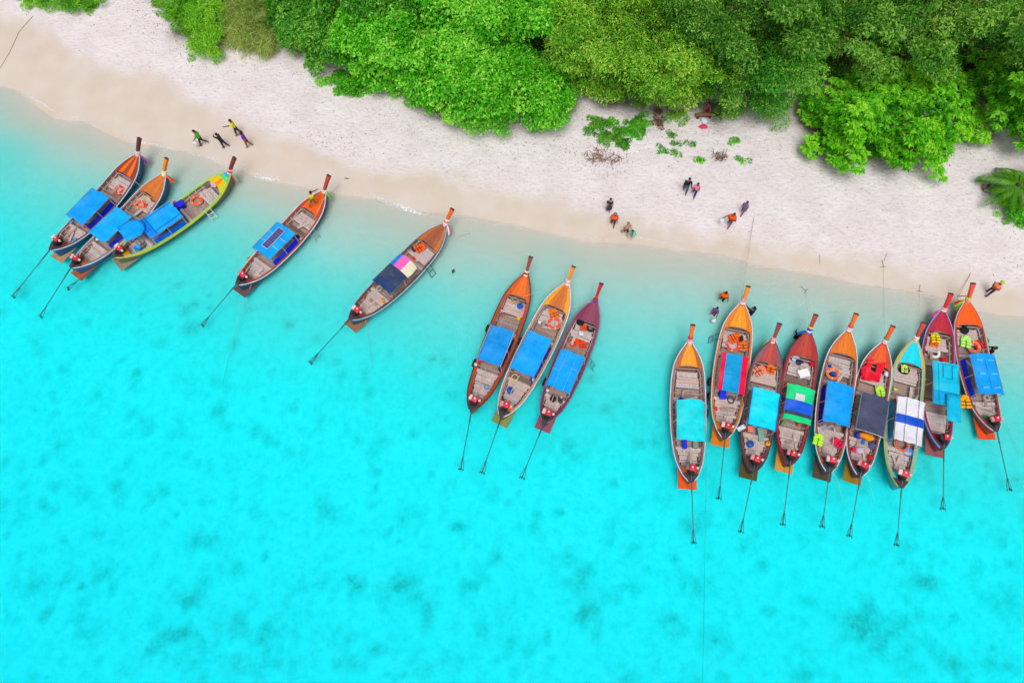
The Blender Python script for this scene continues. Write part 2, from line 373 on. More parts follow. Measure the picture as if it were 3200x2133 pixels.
# ------------------------------------------------------------------ vegetation
def in_poly(poly, x, y):
    c = np.zeros(x.shape, bool); n = len(poly); j = n - 1
    for i in range(n):
        xi, yi = poly[i]; xj, yj = poly[j]
        k = ((yi > y) != (yj > y)) & (x < (xj - xi) * (y - yi) / (yj - yi + 1e-12) + xi); c ^= k; j = i
    return c
def edge_dist(poly, x, y):
    d = np.full(x.shape, 1e9); n = len(poly)
    for i in range(n):
        ax, ay = poly[i]; bx, by = poly[(i + 1) % n]; dx, dy = bx - ax, by - ay
        t = np.clip(((x - ax) * dx + (y - ay) * dy) / (dx * dx + dy * dy + 1e-9), 0, 1)
        d = np.minimum(d, np.hypot(x - ax - t * dx, y - ay - t * dy))
    return d
def nrm(a): return a / np.maximum(np.linalg.norm(a, axis=-1, keepdims=True), 1e-9)

def leaves_mesh(name, P, Nn, A, Ln, Wd, tint, mat, fold=.25):
    """one diamond leaf per row: base P, normal Nn, axis A, length Ln, width Wd"""
    A = nrm(A - Nn * (A * Nn).sum(-1, keepdims=True)); B = np.cross(Nn, A)
    k = len(P); l = Ln[:, None]; w = Wd[:, None]
    V = np.empty((k, 4, 3)); up = Nn * (w * fold)
    V[:, 0] = P; V[:, 1] = P + A * l * .45 + B * w * .5 + up; V[:, 2] = P + A * l - Nn * l * .12; V[:, 3] = P + A * l * .45 - B * w * .5 + up
    F = np.arange(k * 4).reshape(k, 4)
    return np_mesh(name, V.reshape(-1, 3), F, [mat], fattrs={'tint': tint})

def crown_leaves(cl, cr, n_per, ll, lw, squash=.75, tint_sp=.2, style='round', dead_p=.006):
    """cl (k,3) clump centres, cr (k,) radii -> leaf arrays"""
    k = len(cl); cnt = np.maximum(3, (n_per * (cr / cr.mean()) ** 2).astype(int)); ci = np.repeat(np.arange(k), cnt); n = len(ci)
    d = rng.normal(size=(n, 3)); d[:, 2] = np.abs(d[:, 2]) * 1.05 - .35; d = nrm(d)
    rad = 1.0 - .55 * rng.random(n) ** 2.2
    P = cl[ci] + d * (cr[ci] * rad)[:, None] * np.array([1, 1, squash])
    if style == 'rosette':
        # leaves spray out of a few shoot tips on each clump
        tips = rng.integers(0, 6, n); ang = tips * 1.047 + ci * 1.7
        tp = np.stack([np.cos(ang) * .62, np.sin(ang) * .62, .35 + .25 * np.sin(ang * 3 + ci)], -1)
        tp[tips == 0] = (0, 0, .8)
        P0 = cl[ci] + tp * cr[ci][:, None] * np.array([1, 1, squash]); az = rng.uniform(0, 2 * math.pi, n)
        A = np.stack([np.cos(az), np.sin(az), rng.uniform(-.25, .75, n)], -1); A = nrm(A)
        P = P0 + A * (ll * .15); Nn = nrm(np.array([0, 0, 1.0]) + .25 * rng.normal(size=(n, 3)) + .2 * A)
        tz = A[:, 2] * .25
    else:
        Nn = nrm(d + np.array([0, 0, .55]) + .75 * rng.normal(size=(n, 3))); A = nrm(rng.normal(size=(n, 3)) + d * .7 + np.array([0, 0, -.35])); tz = (rad - .8) * .3  # tz darkens inner leaves: shade inside the clump put into the tint
    Ln = ll * rng.uniform(.55, 1.35, n); Wd = lw * rng.uniform(.6, 1.3, n)
    ctint = rng.normal(0, tint_sp * .8, k) + .2 * vnoise(cl[:, 0], cl[:, 1], .35, 77) + .12 * vnoise(cl[:, 0], cl[:, 1], .9, 78)
    tint = np.clip(.5 + ctint[ci] + tz + rng.normal(0, tint_sp, n), 0, .93); tint[rng.random(n) < dead_p] = 1.0
    return P, Nn, A, Ln, Wd, tint

GREEN_BRIGHT = leafmat('leaf_bright', lin((52, 150, 10)), lin((98, 212, 24)), lin((182, 248, 90)))
GREEN_YELLOW = leafmat('leaf_yellow_green', lin((74, 158, 14)), lin((122, 208, 26)), lin((184, 236, 70)))
GREEN_MID = leafmat('leaf_mid', lin((40, 118, 18)), lin((80, 176, 32)), lin((158, 220, 84)))
GREEN_OLIVE = leafmat('leaf_olive', lin((76, 142, 20)), lin((128, 204, 42)), lin((200, 238, 88)))
GREEN_DARK = leafmat('leaf_dark', lin((42, 104, 14)), lin((88, 162, 36)), lin((164, 214, 84)), .35)
GREEN_ROSE = leafmat('leaf_rosette', lin((48, 142, 4)), lin((98, 208, 8)), lin((176, 244, 54)), .45)
GREEN_ROSE2 = leafmat('leaf_rosette_mid', lin((44, 134, 8)), lin((90, 198, 14)), lin((166, 236, 60)), .4)
DRY_GRASS = leafmat('leaf_dry', lin((116, 146, 52)), lin((164, 198, 82)), lin((212, 212, 136)), .4, .6)

ALL_POLY = []
WOOD_EDGE = [(x * PX, y * PX) for x, y in [(590, -200), (600, 0), (612, 50), (632, 92), (655, 125), (690, 156), (732, 172), (764, 160), (800, 182), (852, 206), (905, 205), (935, 238), (1000, 272), (1062, 292), (1130, 305), (1186, 294), (1206, 290), (1256, 307), (1312, 272),
    (1332, 222), (1398, 238), (1478, 252), (1556, 268), (1604, 246), (1644, 254), (1660, 270), (1692, 274), (1712, 244), (1734, 272), (1792, 282), (1818, 246), (1862, 236), (1900, 225), (2000, 240), (2196, 260), (2222, 340), (2262, 330), (2300, 306), (2350, 346), (2450, 350), (2600, 350), (2600, -300), (590, -300)]]
def vegetation(name, label, cat, poly, zmin, zmax, ramp, mat, ll, lw, spacing, cr, n_per, style='round', trunk=True, squash=.75, group=None, litter_r=True, gap=0.0, seed=0, lump=.6, holes=-.1):
    """a tree or shrub whose crown fills the outline `poly` (photo pixels / PX); clumps climb from zmin at the rim to zmax inside over `ramp` metres"""
    poly = [(x * PX, y * PX) for x, y in poly]
    xs = [p[0] for p in poly]; ys = [p[1] for p in poly]
    mpp = 1 / 40.0                                     # metres per pixel about there
    st = spacing / mpp
    gx_, gy_ = np.meshgrid(np.arange(min(xs), max(xs), st), np.arange(min(ys), max(ys), st * .8), indexing='ij')
    gx_[:, ::2] += st * .5
    x = gx_.ravel() + rng.uniform(-.4, .4, gx_.size) * st; y = gy_.ravel() + rng.uniform(-.4, .4, gx_.size) * st
    inset = cr * .55 / mpp
    k = in_poly(poly, x, y); x, y = x[k], y[k]; ed = edge_dist(poly, x, y); k = ed > inset * .5; x, y, ed = x[k], y[k], ed[k]
    if style != 'rosette' and trunk: ed = np.minimum(edge_dist(WOOD_EDGE, x, y), ed + 2.2 / mpp)
    t = np.clip((ed * mpp - cr * .3) / (ramp * 1.15), 0, 1); t = 1 - (1 - t) ** 2
    nz_ = vnoise(x * mpp, y * mpp, .42, 40) + .6 * vnoise(x * mpp, y * mpp, .95, 140)
    rim = np.clip(1.3 - ed * mpp / (cr * 1.6), 0, 1); x = x + rim * rng.normal(0, .34, len(x)) / mpp; y = y + rim * rng.normal(0, .3, len(x)) / mpp
    z = zmin + (zmax - zmin) * t + 1.5 * lump * nz_ * np.clip(t * 2, .2, 1) + rng.normal(0, .2, len(x))
    k = (nz_ > -1.0 + holes) | (rng.random(len(x)) < .15); x, y, z, t = x[k], y[k], z[k], t[k]
    if gap > 0:
        k = rng.random(len(x)) > gap; x, y, z = x[k], y[k], z[k]
    g0 = np.array([1.2] * len(x)); z = np.maximum(z, .35)
    C = np.array([at(a, b_, c) for a, b_, c in zip(x, y, z)])
    gz = ground_z(C[:, 0], C[:, 1]); C[:, 2] = np.maximum(C[:, 2] + gz * .5, gz + cr * .25)
    rr = cr * rng.uniform(.5, 1.35, len(C))
    low = C[:, 2] - gz < rr * .8; rr[low] *= .8
    arr = crown_leaves(C, rr, n_per, ll, lw, squash, style=style, dead_p=.03 if mat.name.startswith(('leaf_olive', 'leaf_dry')) else .006)
    keep = arr[0][:, 2] > ground_z(arr[0][:, 0], arr[0][:, 1]) + .03
    arr = [a[keep] for a in arr]
    cx, cy = C[:, 0].mean(), C[:, 1].mean() + (.5 if trunk else 0); base = Vector((cx, cy, float(ground_z(cx, cy)) - .05))
    root = empty(name, base); tag(root, label, cat, group)
    P = arr[0] - np.array(base)
    link('crown', leaves_mesh('crown', P, *arr[1:], mat), root)
    if litter_r: ALL_POLY.append(np.column_stack([C[:, 0], C[:, 1]]))
    if trunk:
        H = max(.8, C[:, 2].mean() - base.z - .4); r0 = .10 + .028 * H; tb = MB(); lean = rng.normal(0, .25, 2)
        tp = [Vector((0, 0, -.15)), Vector((lean[0] * .3, lean[1] * .3, H * .35)), Vector((lean[0], lean[1], H * .7))]
        tb.tube(tp, [r0 * 1.35, r0, r0 * .8], 9); tb.build('trunk', BARK, root, True)
        sel = rng.choice(len(C), min(len(C), 11), replace=False)
        for s_ in sel:
            e = Vector(C[s_]) - base; a0 = tp[1].lerp(tp[2], rng.uniform(.3, 1)); mid = a0.lerp(e, .5) + Vector((0, 0, .35 + .1 * H * rng.random()))
            lb = MB(); lb.tube([a0, a0.lerp(mid, .6) + Vector((rng.normal(0, .1), rng.normal(0, .1), .1)), mid, e], [r0 * .5, r0 * .4, r0 * .28, .02], 6); lb.build('limb', BARK, root, True)
    return root

UND = vegetation('undergrowth', 'dark undergrowth beneath the trees', None, [(600, -90), (620, 60), (760, 140), (900, 170), (1000, 210), (1180, 230), (1290, 200), (1420, 190), (1560, 215), (1700, 215), (1860, 190), (1960, 230), (2100, 250), (2250, 240), (2450, 260), (2450, -90)], .5, 1.3, 1.5, GREEN_DARK, .24, .12, .8, .75, 90, trunk=False, litter_r=False, seed=50, holes=-2)
tag(UND.children[0], kind='stuff'); tag(UND, kind='stuff')
TG = 'trees along the back of the beach'; SG = 'shrubs along the back of the beach'
vegetation('beach_shrub', 'low yellow-green shrub at the top left corner above the sand', 'shrub', [(36, -12), (60, 24), (95, 30), (150, 30), (212, 38), (236, 22), (250, -60), (30, -60)], .3, .9, 1.6, GREEN_YELLOW, .15, .08, .42, .42, 110, trunk=False, group=SG, seed=1)
vegetation('beach_shrub', 'bright yellow-green shrub spilling down onto the sand, left of the dry grassy bush', 'shrub', [(306, -60), (335, 14), (392, 52), (422, 85), (440, 132), (492, 146), (508, 118), (524, 92), (540, 40), (530, -60)], .3, 1.6, 2.6, GREEN_YELLOW, .16, .09, .45, .48, 115, trunk=False, group=SG, seed=2)
vegetation('grassy_bush', 'dry olive bush of long grass blades beside the bright shrub', 'bush', [(506, -60), (512, 60), (516, 94), (546, 118), (600, 134), (634, 118), (650, 70), (622, -60)], .4, 1.9, 2.2, DRY_GRASS, .62, .035, .4, .45, 110, trunk=False, group=SG, seed=3, squash=.9)
vegetation('broadleaf_tree', 'glossy green tree left of the big bright crowns, next to the dry grassy bush', 'tree', [(598, -60), (612, 50), (632, 92), (655, 125), (690, 156), (732, 172), (766, 160), (776, 70), (792, -60)], .9, 4.6, 3.0, GREEN_MID, .25, .15, .60, .58, 105, group=TG, lump=.9, seed=4)
vegetation('beach_shrub', 'small round green bush standing out on the sand under the tall trees', 'shrub', [(750, 186), (762, 212), (796, 226), (848, 220), (872, 196), (840, 166), (780, 162)], .3, 1.3, 1.2, GREEN_BRIGHT, .17, .1, .4, .42, 130, trunk=False, group=SG, seed=5)
vegetation('broadleaf_tree', 'bright green round-leaved tree, left one of the three big bright crowns', 'tree', [(752, 60), (764, 140), (800, 182), (852, 206), (905, 205), (950, 170), (966, 90), (950, 10), (820, 6)], .9, 5.2, 3.4, GREEN_BRIGHT, .26, .18, .62, .60, 105, group=TG, lump=.55, seed=6)
vegetation('broadleaf_tree', 'large bright green crown hanging lowest over the sand in the middle', 'tree', [(896, 150), (902, 205), (935, 238), (1000, 272), (1062, 292), (1130, 305), (1186, 294), (1226, 250), (1236, 150), (1170, 70), (1040, 40), (950, 70)], .7, 5.6, 4.0, GREEN_BRIGHT, .26, .18, .62, .62, 105, group=TG, lump=.55, seed=7)
vegetation('broadleaf_tree', 'small bright green crown at the sand beside the olive tree', 'tree', [(1196, 200), (1206, 290), (1256, 307), (1312, 272), (1332, 215), (1304, 140), (1236, 120)], .6, 3.6, 2.4, GREEN_BRIGHT, .24, .16, .56, .55, 110, group=TG, lump=.5, seed=8)
vegetation('broadleaf_tree', 'mid green tree at the top edge behind the left bright crown', 'tree', [(770, -90), (775, 20), (860, 50), (950, 50), (975, -20), (960, -90)], 2.5, 5.6, 3.0, GREEN_MID, .25, .15, .64, .64, 105, group=TG, lump=1.0, seed=9)
vegetation('broadleaf_tree', 'fresh green tree at the top edge behind the middle bright crown', 'tree', [(945, -90), (960, 50), (1050, 88), (1160, 96), (1270, 90), (1292, 0), (1270, -90)], 2.5, 6.2, 3.4, GREEN_BRIGHT, .25, .16, .64, .64, 110, group=TG, lump=.7, seed=10)
vegetation('broadleaf_tree', 'yellowish olive tree with thin reddish crown in the middle of the tree line', 'tree', [(1240, 40), (1262, 150), (1322, 210), (1398, 238), (1478, 252), (1556, 268), (1604, 244), (1652, 218), (1684, 184), (1644, 116), (1560, 56), (1450, 30), (1330, 36)], 1.4, 6.2, 4.2, GREEN_OLIVE, .21, .11, .62, .62, 150, group=TG, gap=.12, seed=11, lump=1.0)
vegetation('broadleaf_tree', 'olive green tree at the top edge behind the thin olive crown', 'tree', [(1256, -90), (1280, 60), (1330, 76), (1420, 66), (1510, 66), (1552, 0), (1540, -90)], 2.5, 6.5, 3.4, GREEN_OLIVE, .21, .11, .68, .68, 150, group=TG, gap=.1, seed=12, lump=1.0)
vegetation('broadleaf_tree', 'dark green tree with small pale flecks, right behind the olive tree', 'tree', [(1500, -90), (1514, 60), (1572, 100), (1640, 140), (1700, 176), (1752, 140), (1776, 60), (1760, -90)], 2.0, 7.0, 4.0, GREEN_DARK, .21, .11, .7, .72, 170, group=TG, gap=.06, seed=13, lump=1.2)
vegetation('broadleaf_tree', 'dark narrow tree overhanging the log seat', 'tree', [(1636, 170), (1644, 250), (1660, 270), (1692, 274), (1712, 240), (1716, 160), (1680, 130)], .8, 4.4, 2.0, GREEN_DARK, .2, .1, .6, .58, 120, group=TG, seed=14)
vegetation('broadleaf_tree', 'mid green tree hanging over the sand left of the bright rosette tree', 'tree', [(1704, 150), (1712, 236), (1734, 272), (1792, 282), (1818, 246), (1862, 236), (1890, 190), (1862, 120), (1790, 84), (1736, 96)], .9, 5.2, 3.0, GREEN_MID, .22, .1, .66, .66, 125, group=TG, gap=.05, seed=15, lump=.9)
for i, (pl, lb) in enumerate((([(1744, -90), (1758, 50), (1800, 110), (1868, 140), (1914, 120), (1920, 30), (1896, -90)], 'dark clumped tree at the top edge, leftmost of the dark right-hand wood'),
                              ([(1898, -90), (1912, 60), (1934, 140), (1990, 190), (2062, 180), (2090, 90), (2070, -90)], 'dark clumped tree with black gaps right above the rosette tree'),
                              ([(2070, -90), (2090, 80), (2100, 160), (2160, 180), (2226, 166), (2244, 60), (2222, -90)], 'dark clumped tree at the top edge, second from the right corner'),
                              ([(2222, -90), (2240, 80), (2256, 160), (2340, 190), (2440, 180), (2440, -90)], 'dark tree filling the top right corner'))):
    vegetation('broadleaf_tree', lb, 'tree', pl, 2.0, 7.6, 4.0, GREEN_DARK, .30, .12, .92, .82, 270, group=TG, gap=.10, seed=16 + i, lump=1.8, squash=.85, holes=.3)
vegetation('broadleaf_tree', 'vivid green rosette-leaved tree spreading over the sand on the right', 'tree', [(1826, 226), (1846, 262), (1858, 300), (1832, 356), (1870, 372), (1900, 352), (1930, 392), (1986, 388), (1998, 356), (2036, 400), (2062, 424), (2088, 388), (2118, 402), (2142, 432), (2172, 422), (2164, 372), (2206, 340), (2250, 300),
            (2236, 210), (2190, 152), (2122, 136), (2056, 184), (1976, 160), (1906, 204)], .9, 5.0, 4.0, GREEN_ROSE, .32, .15, .74, .78, 165, style='rosette', group=TG, gap=.04, seed=20, squash=.8, lump=.75, holes=-.4)
vegetation('broadleaf_tree', 'green rosette-leaved tree at the right edge above the palm', 'tree', [(2196, 150), (2240, 212), (2252, 292), (2222, 340), (2262, 330), (2300, 306), (2350, 346), (2450, 350), (2450, 110), (2262, 96)], 1.8, 6.8, 3.6, GREEN_ROSE2, .31, .14, .72, .74, 145, style='rosette', group=TG, gap=.04, seed=21, squash=.8, lump=.9, holes=-.1)
# palm and the bush under it, right edge
pc = at(2338 * PX, 425 * PX, 1.9); pb = on_ground(2352 * PX, 450 * PX)
root = empty('palm', pb); tag(root, 'young palm with arching fronds at the right edge of the beach', 'palm')
tr_top = pc - pb
MB().tube([Vector((0, 0, -.1)), Vector((tr_top.x * .3, tr_top.y * .3, tr_top.z * .5)), tr_top], [.17, .14, .11], 9).build('trunk', BARK, root, True)
PALM = leafmat('leaf_palm', lin((40, 110, 12)), lin((84, 158, 24)), lin((150, 196, 60)))
for k in range(15):
    az = k * 2.4 + .3; L_ = 2.1 + .5 * math.sin(k * 1.9); up = .9 - .75 * (k / 15)
    n = 46; s_ = np.linspace(.08, 1, n); dirh = np.array([math.cos(az), math.sin(az), 0])
    rach = np.array(tr_top)[None] + dirh * (s_ * L_ * .92)[:, None] + np.array([0, 0, 1.0]) * (up * s_ * L_ * .6 - .75 * L_ * s_ ** 2)[:, None]
    side = np.array([-math.sin(az), math.cos(az), 0])
    P = np.concatenate([rach, rach]); A = np.concatenate([dirh * .75 + side, dirh * .75 - side]) * np.ones((2, 1)) if False else np.vstack([np.tile(dirh * .7 + side + [0, 0, -.35], (n, 1)), np.tile(dirh * .7 - side + [0, 0, -.35], (n, 1))])
    A = nrm(A + rng.normal(0, .06, A.shape)); Nn = nrm(np.tile([0, 0, 1.0], (2 * n, 1)) + .3 * np.vstack([np.tile(side, (n, 1)), np.tile(-side, (n, 1))]))
    ll = .62 * np.sin(np.pi * np.clip(s_, .05, .98) ** .8) + .12; ll = np.concatenate([ll, ll])
    me = leaves_mesh('frond', P, Nn, A, ll, np.full(2 * n, .06), np.clip(rng.normal(.5, .15, 2 * n), 0, 1), PALM)
    link('frond', me, root)
vegetation('beach_shrub', 'leafy green bush under the palm at the right edge', 'shrub', [(2290, 440), (2298, 470), (2312, 500), (2345, 520), (2430, 530), (2430, 430), (2330, 410)], .3, 1.0, 1.4, GREEN_BRIGHT, .18, .1, .42, .44, 120, trunk=False, group=SG, seed=22)
for nx, ny in ((3112, 672), (3140, 694)):
    p = on_ground(nx, ny); a = crown_leaves(np.array([[0, 0, .12]]), np.array([.24]), 60, .14, .08)
    o = link('sprout', leaves_mesh('sprout', *a, GREEN_BRIGHT), None, p); tag(o, 'small green sprout on the sand, ' + ('nearer the palm bush' if nx < 3120 else 'lower of the two below the palm bush'), 'plant', 'sprouts below the palm bush')
# creeping beach vine and weeds
def creeper(blobs, name, label, cat, mat=GREEN_BRIGHT, ll=.13, n_per=70, group=None):
    C = []; rr = []
    for x, y, r in blobs:
        p = on_ground(x, y); k = max(1, int((r / .3) ** 2 * 2.2))
        for _ in range(k):
            a = rng.uniform(0, 6.283); q = r * math.sqrt(rng.random()); xx, yy = p.x + q * math.cos(a), p.y + q * math.sin(a)
            C.append((xx, yy, float(ground_z(xx, yy)) + .06)); rr.append(.24)
    C = np.array(C); base = C.mean(0); arr = crown_leaves(C, np.array(rr), n_per, ll, ll * .65, .5)
    o = link(name, leaves_mesh(name, arr[0] - base, *arr[1:], mat), None, base); return tag(o, label, cat, group)
def cz(x, y): return (1800 + x / 3.267, 320 + y / 3.267)
creeper([(*cz(200, 190), .5), (*cz(260, 260), .75), (*cz(330, 310), .75), (*cz(120, 270), .45), (*cz(400, 370), .7), (*cz(300, 380), .5), (*cz(480, 420), .45), (*cz(540, 450), .3)], 'beach_creeper', 'dark green creeper mat on the sand, left arm of the patch below the olive tree', 'creeper', GREEN_MID)
creeper([(*cz(380, 190), .3), (*cz(440, 220), .3), (*cz(540, 210), .45), (*cz(520, 290), .6), (*cz(590, 320), .6), (*cz(660, 280), .5), (*cz(700, 190), .55), (*cz(700, 240), .5)], 'beach_creeper', 'brighter creeper mat on the sand, right arm of the patch below the olive tree', 'creeper', GREEN_BRIGHT)
creeper([(*cz(830, 170), .45), (*cz(840, 240), .4), (*cz(860, 120), .4)], 'dead_creeper', 'reddish brown dead creeper on the sand beside the green creeper mats', 'creeper', leafmat('leaf_dead', lin((92, 50, 32)), lin((130, 82, 56)), lin((164, 116, 80)), .1, .8), .1)
creeper([(*cz(960, 160), .5), (*cz(1020, 120), .5), (*cz(1100, 160), .45), (*cz(1050, 230), .25)], 'beach_creeper', 'pale green weeds on the sand left of the log seat', 'creeper', GREEN_YELLOW, .12, 45)
for x, y, r, lb in ((970, 340, .3, 'leafy weed on the sand, top one below the pale green weeds'), (1010, 415, .22, 'small leafy weed just below the top weed on the sand'), (1165, 425, .2, 'small sparse weed on the sand below the red bag'),
                    (860, 490, .3, 'thin curved weed on the sand, leftmost of the loose weeds'), (1005, 522, .14, 'tiny weed tuft right of the thin curved weed'), (1270, 575, .36, 'low weed left of the brown brush pile'),
                    (1600, 390, .36, 'green weed clump on the sand, upper right of the brush pile'), (1700, 588, .34, 'green forked weed clump, lower right of the brush pile')):
    creeper([(*cz(x, y), r), (*cz(x + 40, y + 14), r * .6), (*cz(x - 26, y + (14 if x in (860, 1270) else -5)), r * .6)], 'weed', lb, 'weed', GREEN_MID if x in (970, 1010, 1165) else GREEN_BRIGHT, .12, 45, 'weeds scattered on the sand')
# shade litter on the ground under the crowns: dead leaves staining the sand
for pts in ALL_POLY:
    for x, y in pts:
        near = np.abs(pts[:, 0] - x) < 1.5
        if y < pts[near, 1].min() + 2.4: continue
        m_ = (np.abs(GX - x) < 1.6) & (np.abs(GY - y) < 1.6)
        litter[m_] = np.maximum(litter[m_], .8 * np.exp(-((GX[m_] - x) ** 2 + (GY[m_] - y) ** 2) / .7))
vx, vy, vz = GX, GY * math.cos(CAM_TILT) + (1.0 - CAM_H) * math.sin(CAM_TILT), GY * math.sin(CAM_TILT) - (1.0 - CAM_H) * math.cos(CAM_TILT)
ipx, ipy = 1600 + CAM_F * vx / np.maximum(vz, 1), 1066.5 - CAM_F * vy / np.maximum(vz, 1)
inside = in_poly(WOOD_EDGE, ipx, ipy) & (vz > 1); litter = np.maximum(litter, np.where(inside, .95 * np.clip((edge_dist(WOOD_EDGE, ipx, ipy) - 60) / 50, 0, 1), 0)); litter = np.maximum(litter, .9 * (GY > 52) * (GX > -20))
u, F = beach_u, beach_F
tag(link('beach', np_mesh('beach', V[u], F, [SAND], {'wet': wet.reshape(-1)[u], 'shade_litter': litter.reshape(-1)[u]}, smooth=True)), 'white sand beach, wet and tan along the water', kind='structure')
# fallen leaves and twigs on the sand along the trees
PTS = np.vstack(ALL_POLY); LP = []
for _ in range(2600):
    p = PTS[rng.integers(len(PTS))]; x = p[0] + rng.normal(0, 1.1); y = p[1] - abs(rng.normal(0, 1.5)); LP.append((x, y))
for _ in range(150):
    LP.append((rng.uniform(-38, 36), 0)); x = LP[-1][0]; LP[-1] = (x, float(y_dry(x)) + abs(rng.normal(0, 5.5)))
for bx, by in ((360, 20), (430, 60), (440, 90), (760, 470 / 1.36), (1370, 360), (1400, 350)):
    q = on_ground(bx * PX, by * PX)
    for _ in range(160): LP.append((q.x + rng.normal(0, 1.3), q.y + rng.normal(0, 1.0)))
LP = np.array(LP); LP = LP[LP[:, 1] > y_dry(LP[:, 0]) + .4]; k = len(LP)
P = np.column_stack([LP, ground_z(LP[:, 0], LP[:, 1]) + .015]); az = rng.uniform(0, 6.283, k)
me = leaves_mesh('fallen_leaves', P, nrm(np.array([0, 0, 1.0]) + rng.normal(0, .2, (k, 3))), np.column_stack([np.cos(az), np.sin(az), np.zeros(k)]), np.abs(rng.normal(.07, .05, k)) + .04, rng.uniform(.025, .065, k), rng.random(k),
                 leafmat('leaf_litter', lin((70, 48, 38)), lin((120, 96, 80)), lin((150, 120, 80)), .05, .9))
tag(link('fallen_leaves', me), 'brown fallen leaves and twigs scattered over the sand', kind='stuff')

# ------------------------------------------------------------------ boats
HT = [0, .02, .053, .1, .135, .2, .258, .38, .545, .71, .78, .84, .9, .95, .98, 1.0]
HW = [.10, .27, .46, .64, .75, .87, .94, 1.03, 1.07, 1.02, .96, .86, .66, .40, .22, .10]
def half_w(t): return float(np.interp(t, HT, HW))
def gun_z(t): return .50 + .45 * max(0, (.32 - t) / .32) ** 2 + .74 * max(0, (t - .42) / .58) ** 2.1
STN = np.concatenate([np.linspace(0, .15, 9)[:-1], np.linspace(.15, .8, 20)[:-1], np.linspace(.8, 1, 12)])
UNIT = {}
def unit_box(name, mat, bev=.06):
    k = (name, mat.name)
    if k not in UNIT: UNIT[k] = MB().box((0, 0, 0), (1, 1, 1)).mesh(name, mat)
    return UNIT[k]
BOAT_GROUP = 'longtail boats moored along the beach'

